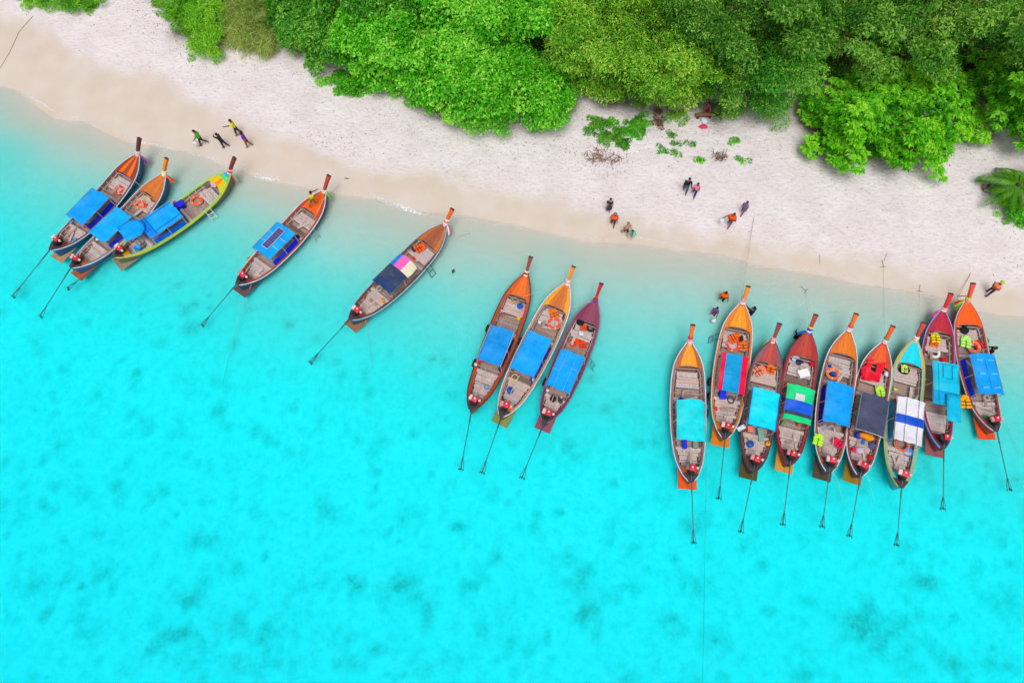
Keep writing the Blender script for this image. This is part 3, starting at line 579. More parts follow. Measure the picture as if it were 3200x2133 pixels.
class Boat: pass
def boat(label, stern, hd, L, deck, gun, rail, side, stem, rib_cols, can, deck_x, beam=1.0, plate=None, plate_z=.05, curtain=None, stern_deck=None, shaft=(-3.4, 0.0), gw=.12, tail=None, tank=None,
         ladder=None, tyres=(), tiller=1.7, outer=None, planks=True, top=(.86, 2.12), deck_patches=None, edge=.62):
    B = Boat(); root = empty('longtail_boat', (stern[0], stern[1], 0), R(hd)); tag(root, label, 'boat', BOAT_GROUP)
    B.root = root; B.L = L; X = lambda t: t * L; W = lambda t: half_w(t) * beam
    # outer hull, with a painted band under the rail
    h = MB(); rings = []
    for t in STN:
        w = W(t); zg = gun_z(t); e = max(0, (t - .86) / .14); s_ = max(0, (.06 - t) / .06)
        kz = -.42 + e ** 2 * 1.2 + s_ ** 2 * .5; wb = w * (.72 - .2 * e); z1 = .04 + .5 * e * e
        rings.append([(X(t), w, zg), (X(t), w * .985, zg - .16), (X(t), wb, z1), (X(t), wb * .62, (kz + z1) * .5 - .08), (X(t), 0, kz), (X(t), -wb * .62, (kz + z1) * .5 - .08), (X(t), -wb, z1), (X(t), -w * .985, zg - .16), (X(t), -w, zg)])
    n = len(STN); h.v = [p for r in rings for p in r]
    for i in range(n - 1):
        for j in range(8): h.f.append((i * 9 + j, i * 9 + j + 1, (i + 1) * 9 + j + 1, (i + 1) * 9 + j)); h.m.append(1 if j in (0, 7) else 0)
    h.f.append(tuple(range(9))); h.m.append(0)
    h.build('hull', [paint(side), paint(outer or rail)], root, True)
    # inner skin
    s = MB(); xs = [t for t in STN if .015 <= t <= .985]; P = []
    for t in xs:
        w = W(t) - .06; zg = gun_z(t); wl = max(.03, W(t) * .78 - .1)
        P += [(X(t), w, zg - .01), (X(t), wl, .16), (X(t), 0, .12), (X(t), -wl, .16), (X(t), -w, zg - .01)]
    s.grid(P, len(xs), 5); s.build('inner_planking', HULL_IN, root)
    # gunwale rails and rub rails, one each side
    for sg in (1, -1):
        P = []
        for t in STN:
            w = W(t); zg = gun_z(t); wi = max(w - gw, .0) if w > gw else .0
            P += [(X(t), sg * w, zg + .002), (X(t), sg * w, zg + .045), (X(t), sg * wi, zg + .045), (X(t), sg * wi, zg + .002)]
        g = MB(); m4 = len(STN); g.v = P
        for i in range(m4 - 1):
            for j in range(4): g.f.append((i * 4 + j, i * 4 + (j + 1) % 4, (i + 1) * 4 + (j + 1) % 4, (i + 1) * 4 + j)); g.m.append(0)
        g.build('gunwale', paint(gun), root)
        rr_ = MB(); rr_.tube([(X(t), sg * (W(t) + .035), gun_z(t) + .01) for t in STN], .038, 6); rr_.build('rub_rail', paint(rail, .4, .2), root, True)
        st = MB(); st.tube([(X(t), sg * (W(t) - .17), gun_z(t) - .2) for t in np.linspace(.16, .8, 14)], .028, 5); st.build('stringer', RIBW, root)
        for t in np.linspace(.14, deck_x / L - .02, 13):
            w = W(t); z0, z1 = .2, gun_z(t) - .02; y0, y1 = W(t) * .80 - .10, w - .10
            a = Vector((X(t), sg * y0, z0)); b_ = Vector((X(t), sg * y1, z1)); d = b_ - a
            o = link('rib', unit_box('rib', RIBW), root, (a + b_) / 2, d.to_track_quat('Z', 'Y').to_euler(), (.055, .05, d.length))
    # floor boards, low amidships, raised fore and aft
    x = .85; c0, c1 = can['x']
    while x < deck_x - .12 and planks:
        t = x / L; wd = random.choice((.13, .17, .2, .26, .34)) * random.uniform(.9, 1.1)
        fore = deck_x - 1.35 < x < deck_x - .32; aft = x < c0 - .35
        z = .44 if fore else (.36 if aft else .24)
        if deck_x - .32 <= x: z = .2
        if not fore and not aft and random.random() < .06: x += wd; continue
        hw = W(t) * .82 - .1 + (z - .16) / max(.1, gun_z(t) - .16) * (W(t) * .18 - .02) - .03
        hw -= random.uniform(0, .05) if not fore else random.uniform(0, .1)
        m = PLANK_L if (fore or aft) else PLANK_D
        link('plank', unit_box('plank', m), root, (x + wd / 2, random.uniform(-.02, .02), z + random.uniform(-.02, .02)), (random.uniform(-.01, .01), random.uniform(-.04, .04), random.uniform(-.02, .02)), (wd - random.choice((.01, .014, .02, .03)), 2 * hw, .035)); x += wd
    for _ in range(random.randint(2, 4)):                 # loose boards left lying about
        lx = random.choice((random.uniform(1.3, c0 - .3), random.uniform(c1 + .3, deck_x - .6))); link('loose_plank', unit_box('loose_plank', random.choice((PLANK_L, PLANK_D, RIBW))), root, (lx, random.uniform(-.4, .4), .49 + random.uniform(0, .03)), (0, 0, random.uniform(-.5, .5) + random.choice((0, 1.57))), (random.uniform(.5, 1.0), random.uniform(.1, .2), .025))
    for tx, zz in ((c1 + .25, .40), (c0 - .3, .45), (deck_x - .1, .62)):
        t = tx / L; link('thwart', unit_box('thwart', PLANK_L if zz < .6 else PLANK_D), root, (tx, 0, zz), (0, 0, 0), (.2 if zz < .6 else .07, 2 * (W(t) * .93 - .08), .05))
    # foredeck boards (lengthways), colours from the left edge to the right edge
    nb = len(deck); cuts = np.linspace(-1, 1, nb + 1)
    if nb == 5: cuts = np.array([-1, -edge, -edge / 3, edge / 3, edge, 1])
    for i in range(nb):
        k = MB(); P = []; nu = 10
        for a in range(nu):
            f_ = a / (nu - 1)
            for bb in range(3):
                u_ = cuts[i] + (cuts[i + 1] - cuts[i]) * bb / 2; u_ = u_ + (.006 if bb == 0 else -.006 if bb == 2 else 0)
                x0 = deck_x - .22 * u_ * u_; x1 = L * .985; xx = x0 + (x1 - x0) * f_; w = (W(xx / L) - gw * .35)
                P.append((xx, u_ * w, gun_z(xx / L) + .052 + .07 * (1 - u_ * u_) * w))
        k.grid(P, nu, 3); top_n = len(k.v); k.v += [(p[0], p[1], p[2] - .035) for p in P]
        q = k.f[:]; k.f += [tuple(top_n + a for a in f_[::-1]) for f_ in q]; k.m += [0] * len(q)
        ring = [a * 3 for a in range(nu)] + [(nu - 1) * 3 + 1] + [a * 3 + 2 for a in range(nu)[::-1]] + [1]
        for a in range(len(ring)):
            c_, d_ = ring[a], ring[(a + 1) % len(ring)]; k.f.append((c_, d_, d_ + top_n, c_ + top_n)); k.m.append(0)
        k.build('deck_board', paint(deck[i], .38, .22), root)
    if deck_patches:
        for f0, f1, colr in deck_patches:                # painted bow tips
            k = MB(); P = []
            for a in range(6):
                xx = (f0 + (f1 - f0) * a / 5) * L; w = W(xx / L) - gw * .35
                for bb in range(7):
                    u_ = -1 + bb / 3; P.append((xx, u_ * w, gun_z(xx / L) + .058 + .07 * (1 - u_ * u_) * w))
            k.grid(P, 6, 7); k.build('bow_paint', paint(colr, .4, .15), root)
    link('deck_beam', unit_box('deck_beam', PLANK_D), root, (deck_x + .04, 0, gun_z(deck_x / L) - .08), (0, 0, 0), (.06, 2 * (W(deck_x / L) - .18), .14))
    # stern deck
    k = MB(); P = []
    for a in range(6):
        xx = .08 + .82 * a / 5; w = max(W(xx / L) - gw * .5, .03)
        for u_ in (-1, 0, 1): P.append((xx, u_ * w, gun_z(xx / L) - .02))
    k.grid(P, 6, 3); k.build('stern_deck', paint(stern_deck or sc_rgb(deck[0], .8)), root)
    k = MB(); P = []
    for a in range(4):
        xx = -.06 + .54 * a / 3; w = max(W(max(xx, 0) / L) + .03, .05)
        for u_ in (-1, 0, 1): P.append((xx, u_ * w, gun_z(max(xx, 0) / L) + .06 + .02 * (1 - abs(u_))))
    k.grid(P, 4, 3); k.v += [(p[0], p[1], p[2] - .03) for p in P]; q = k.f[:]; k.f += [tuple(12 + a for a in f_[::-1]) for f_ in q]; k.m += [0] * len(q); k.build('stern_cap', plain((74, 66, 72), .6), root)
    # stem post rising forward from the bow
    zb = gun_z(1) - .12; pts = []
    for a in range(7):
        f_ = a / 6; pts.append((L - .10 + top[0] * f_ ** 1.15, zb + (top[1] - zb) * f_ ** .95, .065 + .075 * f_ ** 1.5, .10 - .03 * f_))
    k = MB(); V_ = []
    for x_, z_, wy, wx in pts: V_ += [(x_ - wx, wy, z_ + wx * .7), (x_ + wx, wy, z_ - wx * .7), (x_ + wx, -wy, z_ - wx * .7), (x_ - wx, -wy, z_ + wx * .7)]
    k.v = V_
    for a in range(6):
        for j in range(4): k.f.append((a * 4 + j, a * 4 + (j + 1) % 4, a * 4 + 4 + (j + 1) % 4, a * 4 + 4 + j)); k.m.append(0)
    k.f += [(0, 3, 2, 1)]; k.f.append((24, 25, 26, 27)); k.m += [0, 0]
    sp = k.build('stem_post', paint(stem, .4, .2), root)
    x_, z_, wy, wx = pts[-1]; cd = Vector((.55, 0, .8)).normalized()
    MB().box((x_ + cd.x * .02, 0, z_ + cd.z * .02), (wx * 2.4, wy * 2.08, .045), rot=Vector((0, 0, 1)).rotation_difference(cd).to_matrix()).build('stem_cap', paint((70, 45, 45)), sp)
    # ribbons wound round the stem, and their hanging tails
    for i, c_ in enumerate(rib_cols):
        f_ = .05 + .11 * i; x_ = L - .10 + top[0] * f_ ** 1.15; z_ = zb + (top[1] - zb) * f_ ** .95
        M = Vector((0, 0, 1)).rotation_difference(Vector((.5, 0, .86))).to_matrix()
        k = MB(); k.lathe([(.13, -.06), (.165, -.05), (.175, 0), (.165, .05), (.13, .06)], (x_, 0, z_), 12, M); k.build('ribbon', tarp(c_, .7), root, True)
    for i, (c_, sd, dx) in enumerate(tail or ()):
        k = MB(); P = []
        for a in range(7):
            f_ = a / 6; cx_ = L - .02 + dx * f_; cy_ = sd * (.14 + .30 * f_ ** .7); cz_ = zb + .12 - .62 * f_ ** 1.3
            P += [(cx_ - .07 - .03 * f_, cy_, cz_ + .02 * math.sin(a * 2)), (cx_, cy_ + sd * .05, cz_ + .05), (cx_ + .07 + .03 * f_, cy_, cz_ - .02 * math.sin(a * 2))]
        k.grid(P, 7, 3); k.build('ribbon_tail', tarp(c_, .7), root)
    # canopy on posts
    cz = can['z']; cw = can.get('w', .82); ar = can.get('arch', .1)
    def czf(u_, f_): return cz + ar * (1 - u_ * u_) + can.get('tilt', 0) * (f_ - .5)
    for pi, (f0, f1, u0, u1, colr) in enumerate(can['panels']):
        k = MB(); nu, nv = 15, 11; P = []; ph = random.uniform(0, 40)
        for a in range(nu):
            for bb in range(nv):
                f_ = f0 + (f1 - f0) * a / (nu - 1); u_ = u0 + (u1 - u0) * bb / (nv - 1)
                sag = -.03 * abs(math.sin(f_ * math.pi * 2)) + .022 * float(vnoise(f_ * 3 + ph, u_ * 1.5, 2.2, 91)) + .014 * float(vnoise(f_ * 9 + ph, u_ * 2 + f_ * 4, 2.0, 92))
                xx = c0 + (c1 - c0) * f_ + (.05 * float(vnoise(u_ * 2 + ph, f_, 1.7, 93)) if a in (0, nu - 1) and f_ in (0, 1) else 0); yy = u_ * cw * (1 + (.025 * float(vnoise(f_ * 5 + ph, 1, 1.3, 94)) if abs(u_) > .99 else 0))
                if can.get('round') and f_ > .85: xx -= can['round'] * u_ * u_ * (f_ - .85) / .15
                P.append((xx, yy, czf(u_, f_) + sag - .05 * max(0, abs(u_) - .9) * 10))
        k.grid(P, nu, nv); o_ = len(P); k.v += [(p[0], p[1], p[2] - .02) for p in P]; q = k.f[:]; k.f += [tuple(o_ + a for a in f_[::-1]) for f_ in q]; k.m += [0] * len(q)
        ring = [a * nv for a in range(nu)] + [(nu - 1) * nv + bb for bb in range(1, nv)] + [a * nv + nv - 1 for a in range(nu - 1)[::-1]] + [bb for bb in range(1, nv - 1)[::-1]]
        for a in range(len(ring)):
            c_, d_ = ring[a], ring[(a + 1) % len(ring)]; k.f.append((c_, d_, d_ + o_, c_ + o_)); k.m.append(0)
        k.build('canopy' if len(can['panels']) == 1 else 'canopy_panel', tarp(colr), root)
    for f_, u0, u1, colr, r_ in can.get('cross', ()):     # rods or seams across
        k = MB(); k.tube([(c0 + (c1 - c0) * f_, (u0 + (u1 - u0) * a / 8) * cw, czf(u0 + (u1 - u0) * a / 8, f_) + .022) for a in range(9)], r_, 5); k.build('seam', plain(colr), root)
    for u_, f0, f1, colr, r_ in can.get('along', ()):
        k = MB(); k.tube([(c0 + (c1 - c0) * (f0 + (f1 - f0) * a / 8), u_ * cw, czf(u_, f0 + (f1 - f0) * a / 8) + .02) for a in range(9)], r_, 5); k.build('seam', plain(colr), root)
    for sg in (1, -1):
        k = MB(); k.tube([(c0 + .05, sg * cw * .97, czf(1, 0) - .05), (c1 - .05, sg * cw * .97, czf(1, 1) - .05)], .022, 6); k.build('canopy_rail', STEEL, root)
        for f_ in (.03, .5, .97):
            xx = c0 + (c1 - c0) * f_; t = xx / L; k = MB(); k.tube([(xx, sg * (W(t) - .1), gun_z(t)), (xx, sg * cw * .96, czf(1, f_) - .04)], .022, 6); k.build('post', PLANK_L, root)
    for f_ in (.03, .5, .97):
        xx = c0 + (c1 - c0) * f_; k = MB(); k.tube([(xx, u_ * cw, czf(u_, f_) - .045) for u_ in np.linspace(-.97, .97, 9)], .018, 5); k.build('canopy_bow', STEEL, root)
    if curtain:
        for sg, colr in curtain:
            k = MB(); P = []
            for a in range(9):
                xx = c0 + .08 + (c1 - c0 - .16) * a / 8; t = xx / L; y_ = W(t) - .22
                for bb in range(4): P.append((xx, sg * (y_ - .05 * bb + .015 * math.sin(a * 2 + bb)), gun_z(t) - .18 + .13 * bb))
            k.grid(P, 9, 4); k.build('side_curtain', tarp(colr), root, True)
    if can.get('solar'):
        f0, f1, u0, u1 = can['solar']; zc = cz + ar + .06; x0, x1 = c0 + (c1 - c0) * f0, c0 + (c1 - c0) * f1
        k = MB(); k.rbox(((x0 + x1) / 2, (u0 + u1) / 2 * cw, zc), (x1 - x0, (u1 - u0) * cw, .04), .008); so = k.build('solar_panel', plain((205, 210, 225), .4, .5), root)
        for a in range(9):
            for bb in range(4):
                dx_ = (x1 - x0 - .06) / 9; dy_ = ((u1 - u0) * cw - .06) / 4
                link('solar_cell', unit_box('solar_cell', plain((38, 44, 120), .25, .6, .12)), so, (x0 + .03 + dx_ * (a + .5), u0 * cw + .03 + dy_ * (bb + .5), zc + .022), (0, 0, 0), (dx_ - .012, dy_ - .012, .008))
    # squat board under the stern
    if plate:
        wp = .56; k = MB(); k.rbox((.38, 0, plate_z), (1.4, 2 * wp * beam, .05), .02); k.build('stern_board', wood(plate, 'stern_board_wood') if plate_z < .04 else paint(plate, .4, .3), root)
    # engine on its pivot with the long shaft
    tank = tank or (random.choice(((225, 30, 60), (236, 62, 84), (206, 30, 44), (230, 40, 50))), random.choice(((235, 190, 195), (226, 214, 214), (206, 150, 150), (120, 108, 110)))); ex = random.uniform(.52, .74); ez = gun_z(ex / L) + .30; sx, sy = shaft
    yaw = math.atan2(sy, sx - .2) - math.pi if sx < 0 else 0
    k = MB(); k.rbox((ex, 0, ez - .02), (.50, .34, .30), .03)
    for a in range(5): k.box((ex - .18 + .09 * a, 0, ez - .02), (.025, .40, .22))
    k.box((ex - .02, 0, ez - .26), (.16, .22, .3)); k.lathe([(.13, -.05), (.15, 0), (.13, .05)], (ex - .33, 0, ez), 10, Matrix.Rotation(R(90), 3, 'Y'))
    en = k.build('engine', DARK, root); ya = random.uniform(-.22, .22); tsz = random.uniform(.9, 1.12)
    k = MB(); k.rbox((ex + .03, -.04, ez + .22), (.36 * tsz, .36 * tsz, .20), .05, ya); ta = k.build('fuel_tank', plain(tank[0], .35, .5, .15), en, True)
    k = MB(); k.rbox((ex + .03 - .25 * math.sin(ya), .25, ez + .20), (.32, .20 * tsz, .18), .04, ya); k.build('radiator', plain(tank[1], .5), en, True)
    k = MB(); k.lathe([(.055, 0), (.06, .03), (.05, .05)], (ex + .06, -.02, ez + .31), 10); k.build('tank_cap', WHITE, en, True)
    k = MB(); k.lathe([(.06, 0), (.085, .03), (.085, .13), (.05, .16)], (ex + .05, -.33, ez + .14), 10); k.build('air_filter', plain((205, 205, 205), .4, .5), en, True)
    k = MB(); k.tube([(ex + .18, .03, ez + .05), (ex + .6, .05, ez + .22), (ex + tiller, .10 - .1 * math.sin(yaw), ez + .10)], [.03, .028, .024], 6); k.build('tiller_bar', plain((190, 180, 170), .5), en)
    k = MB(); k.box((ex - .30, 0, ez - .30), (.75, .16, .22), taper=.7); k.tube([(ex - .2, .12, ez - .1), (.05, .05, ez - .2)], .03, 5); k.tube([(ex - .2, -.12, ez - .1), (.05, -.05, ez - .2)], .03, 5); k.build('engine_mount', plain((70, 55, 55)), root)
    p0 = Vector((ex - .25, 0, ez)); p1 = Vector((sx, sy, .03))
    k = MB(); k.tube([p0, p0.lerp(p1, .3), p0.lerp(p1, .31), p1], [.042, .040, .028, .024], 7); k.build('drive_shaft', plain((48, 66, 74), .45, .5), en)
    d = (p1 - p0).normalized(); M = Vector((0, 0, 1)).rotation_difference(d).to_matrix(); k = MB()
    k.lathe([(.03, -.08), (.045, 0), (.02, .1)], p1, 8, M)
    for a in range(3):
        q = 2.094 * a + .4; bd = M @ Vector((math.cos(q), math.sin(q), .35)); bs = M @ Vector((-math.sin(q), math.cos(q), .5))
        k.add([p1 + bd * .03 - bs * .03, p1 + bd * .2 - bs * .07, p1 + bd * .22 + bs * .05, p1 + bd * .03 + bs * .04, p1 + bd * .12 + d * .02], [(0, 1, 4), (1, 2, 4), (2, 3, 4), (3, 0, 4)])
    k.build('propeller', plain((60, 72, 76), .4, .5), en)
    q1 = p0.lerp(p1, .80); k = MB()
    for s2 in (-1, 1): k.tube([q1, p1 + Vector((.12, s2 * .13, -.02)), p1 + Vector((-.16, s2 * .13, -.03))], .014, 5)
    k.tube([p1 + Vector((-.02, .14, -.03)), p1 + Vector((-.02, -.14, -.03))], .012, 5); k.tube([q1, p1 + Vector((.05, 0, -.2)), p1 + Vector((-.12, 0, -.22))], .014, 5)
    k.build('propeller_guard', plain((58, 60, 62), .5, .4), en)
    # boarding ladder hung over the side
    if ladder:
        sg, lx, colr, n_ = ladder; t = lx / L; y0 = sg * (W(t) + .06); z0 = gun_z(t); pm = plain(colr, .5); k = MB()
        for s2 in (-.2, .2): k.tube([(lx + s2, sg * (W(t) - .05), z0 + .05), (lx + s2, y0, z0 + .06), (lx + s2, y0 + sg * .5, -.35)], .022, 6)
        lo = k.build('ladder_frame', pm, root)
        for a in range(n_):
            f_ = (a + 1) / (n_ + .5); k = MB(); k.tube([(lx - .2, y0 + sg * .5 * f_, z0 + .06 + (-.41 - z0) * f_), (lx + .2, y0 + sg * .5 * f_, z0 + .06 + (-.41 - z0) * f_)], .026, 6); k.build('rung', pm, lo)
    for sg, tx in tyres:                                  # old tyre fenders tied to the rail
        t = tx / L; k = MB(); k.torus((tx, sg * (W(t) + .14), gun_z(t) - .28), .2, .085, 16, 7, M=Matrix.Rotation(R(90), 3, 'X')); k.tube([(tx, sg * (W(t) - .05), gun_z(t) + .06), (tx, sg * (W(t) + .14), gun_z(t) - .02)], .016, 5); k.build('tyre_fender', DARK, root, True)
    B.can = can; B.czf = czf; return B
def sc_rgb(c, k): return tuple(int(min(255, v * k)) for v in c)
def solid(c): return [(0, 1, -1, 1, c)]
def to_local(B, p): return B.root.matrix_basis.inverted() @ Vector(p)
def sheet(poly, z, colr, name, B=None, thick=.02, rim=None, arch=0.0):
    """flat or slightly domed cloth panel following a plan outline"""
    pts = [at(x, y, z) for x, y in poly]; c = sum(pts, Vector()) / len(pts); top = []; fs = []; n = len(pts)
    V_ = [c + Vector((0, 0, arch))] + [c.lerp(p, .6) + Vector((0, 0, arch * .65)) for p in pts] + pts
    V_ += [v - Vector((0, 0, thick)) for v in V_]; o = 2 * n + 1
    for i in range(n):
        j = (i + 1) % n; fs += [(0, 1 + i, 1 + j), (1 + i, 1 + n + i, 1 + n + j, 1 + j), (o, o + 1 + j, o + 1 + i), (o + 1 + i, o + 1 + j, o + 1 + n + j, o + 1 + n + i), (1 + n + i, o + 1 + n + i, o + 1 + n + j, 1 + n + j)]
    if B: V_ = [to_local(B, v) for v in V_]; return MB().add(V_, fs).build(name, tarp(colr), B.root, True)
    return MB().add([v - c for v in V_], fs).build(name, tarp(colr), None, True, loc=c)

BLUE = (0, 160, 255)
S = {}
CR = (236, 226, 200)
S[1] = boat('longtail boat with plain blue canopy and purple bow ribbon, leftmost of all boats', (-30.86, 22.82), 59.3, 8.73, [(150, 62, 42), (248, 112, 22), (165, 72, 45), (248, 108, 22), (150, 60, 42)], (120, 78, 84), (205, 215, 228), (26, 84, 140), (98, 48, 48),
            [(225, 215, 225), (240, 190, 190), (225, 210, 235)], dict(x=(2.43, 4.96), z=1.3, w=.82, arch=.05, panels=solid(BLUE)), 7.1, .96, (176, 152, 112), .02, [(-1, (12, 40, 220))], (128, 52, 46), (-3.76, .48), tail=[((110, 70, 170), -1, -.05), ((210, 120, 150), -1, .05)], outer=(30, 96, 150))
S[2] = boat('longtail boat with orange-brown bow and orange stem, second from the left', (-29.17, 21.49), 55.4, 8.70, [(205, 112, 48), (214, 122, 52), (210, 116, 46), (218, 126, 54), (204, 110, 46)], (158, 122, 128), (215, 215, 228), (40, 96, 150), (238, 140, 22),
            [(250, 225, 190), (245, 235, 170), (240, 225, 220)], dict(x=(2.44, 4.91), z=1.35, w=.78, arch=.05, panels=solid((0, 172, 255))), 7.0, .94, (176, 98, 58), .02, [(-1, (8, 60, 230))], (205, 104, 44), (-3.6, -.25), tail=[((250, 130, 20), -1, .02), ((245, 90, 40), -1, .1)], outer=(120, 110, 140))
S[3] = boat('yellow and green painted longtail boat with seamed blue canopy, third from the left', (-26.55, 22.31), 43.4, 9.46, [(190, 214, 40), (250, 190, 10), (245, 140, 20), (250, 195, 10), (225, 205, 30)], (132, 214, 110), (232, 196, 30), (110, 112, 90), (132, 52, 48),
            [(235, 225, 225), (225, 60, 80), (235, 170, 170)], dict(x=(2.5, 5.05), z=1.35, w=.90, arch=.06, panels=[(0, .22, -1, 1, (0, 140, 250)), (.22, 1, -1, 1, (0, 166, 255))], along=[(.7, .22, 1, (10, 70, 170), .014), (-.7, .22, 1, (10, 70, 170), .014), (-.35, 0, .22, (10, 70, 170), .012)], cross=[(.22, -1, 1, (10, 70, 170), .014)]), 8.15, 1.0, (150, 140, 120), .02,
            [(-1, (0, 112, 250))], (245, 150, 20), (-3.56, .78), tail=[((240, 70, 110), -1, .0), ((110, 230, 130), -1, .06)], outer=(252, 186, 0), ladder=(-1, 6.6, (228, 228, 228), 3), deck_patches=[(.925, .955, (90, 222, 120)), (.957, .995, (0, 172, 240))])
S[4] = boat('longtail boat with a solar panel on its blue canopy and an orange bow', (-17.99, 20.24), 54.1, 8.65, [(190, 62, 48), (252, 100, 14), (255, 96, 10), (252, 100, 14), (190, 62, 48)], (170, 72, 60), (222, 222, 228), (34, 66, 104), (190, 66, 56),
            [(240, 232, 225), (238, 228, 215)], dict(x=(2.44, 4.85), z=1.5, w=.82, arch=.14, panels=solid((4, 166, 255)), solar=(.18, .88, -.36, .30), cross=[(.35, -1, -.4, (215, 230, 245), .012), (.35, .34, 1, (215, 230, 245), .012), (.65, -1, -.4, (215, 230, 245), .012), (.65, .34, 1, (215, 230, 245), .012)]), 7.0, .97, (104, 82, 80), .05,
            [(-1, (10, 50, 240))], (140, 80, 55), (-3.34, .37), tail=[((120, 190, 60), -1, .02)], edge=.78, outer=(60, 60, 80), ladder=(-1, 5.9, (150, 170, 175), 3))
S[5] = boat('longtail boat with a navy canopy fronted by pink, cream and blue panels', (-10.37, 17.74), 49.4, 9.06, [(196, 108, 52), (170, 92, 62), (160, 86, 62), (172, 92, 60), (196, 108, 50)], (104, 74, 66), (170, 200, 220), (32, 78, 110), (246, 98, 16),
            [(240, 190, 200), (245, 230, 240), (235, 120, 140), (240, 235, 220)], dict(x=(2.85, 5.48), z=1.15, w=.84, arch=.22, panels=[(0, .2, -1, 1, (40, 66, 118)), (.2, .62, -1, 1, (52, 66, 100)), (.62, 1, .55, 1, (0, 134, 240)), (.62, 1, -.22, .55, (255, 104, 190)), (.62, 1, -1, -.22, (232, 222, 194))], round=.12), 7.3, .97, (158, 108, 76), .05,
            None, (158, 66, 56), (-3.6, .23), tail=[((240, 110, 120), -1, -.02), ((250, 230, 240), -1, -.2), ((245, 225, 20), 1, -.3)], outer=(40, 84, 116), ladder=(-1, 6.1, (60, 84, 88), 2), tiller=2.3)
S[6] = boat('longtail boat with wide red-brown rails and a rope-laced blue canopy', (-2.49, 11.72), 69.4, 9.76, [(214, 92, 28), (236, 108, 22), (244, 116, 22), (238, 106, 20), (214, 90, 28)], (168, 70, 44), (110, 48, 38), (150, 66, 40), (150, 66, 56),
            [(245, 235, 200), (214, 30, 50), (240, 220, 200)], dict(x=(2.97, 5.41), z=1.65, w=.80, arch=.05, panels=solid((12, 148, 232)), along=[(.98, 0, 1, (225, 205, 140), .014), (-.98, 0, 1, (225, 205, 140), .014)]), 8.2, .95, None, .05,
            [(-1, (34, 60, 120))], (128, 48, 44), (-3.41, -.65), gw=.2, tyres=[(1, 5.6), (1, 3.1), (-1, 5.5)], tiller=2.2)
S[7] = boat('longtail boat with white-edged orange bow and orange stem, middle of the group of three', (-.66, 11.32), 64.2, 9.84, [(246, 160, 28), (214, 116, 42), (206, 108, 40), (216, 118, 42), (248, 164, 28)], (192, 146, 122), (232, 228, 236), (120, 84, 66), (250, 138, 12),
            [(235, 235, 240), (250, 190, 190), (240, 225, 225)], dict(x=(2.82, 5.58), z=1.6, w=.82, arch=.08, panels=solid((0, 164, 255))), 8.1, .97, (136, 148, 84), .02,
            [(-1, (14, 50, 215))], (236, 130, 30), (-3.38, -.38), outer=(220, 214, 220), tiller=2.0)
S[8] = boat('plum-purple longtail boat with a seamed blue canopy and red stem', (1.96, 10.93), 66.9, 8.72, [(128, 48, 80), (138, 52, 86), (142, 54, 88), (136, 52, 86), (126, 48, 80)], (122, 54, 86), (150, 110, 140), (110, 50, 80), (190, 28, 42),
            [(60, 70, 200), (214, 30, 60)], dict(x=(2.08, 4.66), z=1.45, w=.80, arch=.07, panels=solid((0, 164, 255)), along=[(.4, 0, 1, (120, 190, 245), .012), (-.4, 0, 1, (120, 190, 245), .012)], cross=[(.45, .4, 1, (120, 190, 245), .012), (.6, -1, -.4, (120, 190, 245), .012)]), 7.25, .92, (146, 84, 100), .05,
            None, (120, 52, 84), (-3.40, .02), tyres=[(1, 2.6)], ladder=(-1, 4.9, (90, 140, 150), 2), tiller=1.2)
S[9] = boat('longtail boat with a pale turquoise canopy and orange stern board, leftmost of the right-hand row', (10.46, 7.38), 85.4, 8.68, [(182, 98, 48), (246, 154, 18), (250, 160, 18), (246, 152, 18), (182, 98, 48)], (138, 104, 108), (224, 222, 238), (110, 84, 76), (246, 108, 12),
            [(250, 190, 190), (245, 205, 210), (240, 170, 160), (220, 40, 110)], dict(x=(2.32, 4.89), z=1.25, w=.88, arch=.16, panels=solid((22, 222, 232)), round=.1), 7.2, 1.0, (238, 88, 14), .05,
            None, (200, 88, 34), (-3.31, -.32), outer=(200, 196, 214), tyres=[(-1, 4.4), (-1, 5.2)], tail=None, tiller=1.3)
S[10] = boat('longtail boat whose blue canopy has red side strips, wading people beside its bow', (12.72, 9.97), 76.5, 8.99, [(226, 126, 30), (246, 152, 20), (250, 158, 22), (246, 150, 20), (226, 126, 28)], (206, 124, 44), (224, 220, 236), (130, 100, 80), (236, 134, 30),
             [(210, 110, 60), (245, 240, 240), (245, 170, 190), (240, 160, 180)], dict(x=(2.84, 5.37), z=1.15, w=.84, arch=.10, panels=[(0, 1, .70, 1, (250, 12, 70)), (0, 1, -.52, .70, (0, 158, 218)), (0, 1, -1, -.52, (250, 10, 66))], along=[(.7, 0, 1, (235, 40, 190), .018), (-.52, 0, 1, (235, 40, 190), .018)], cross=[(.45, -.52, .7, (0, 120, 190), .01)]), 7.4, 1.0, (228, 128, 26), .05,
             [(1, (205, 205, 222))], (226, 116, 22), (-3.4, -.35), outer=(214, 210, 222), ladder=(1, 6.6, (96, 110, 112), 3), tyres=[(1, 2.6), (1, 3.6)], tiller=1.5)
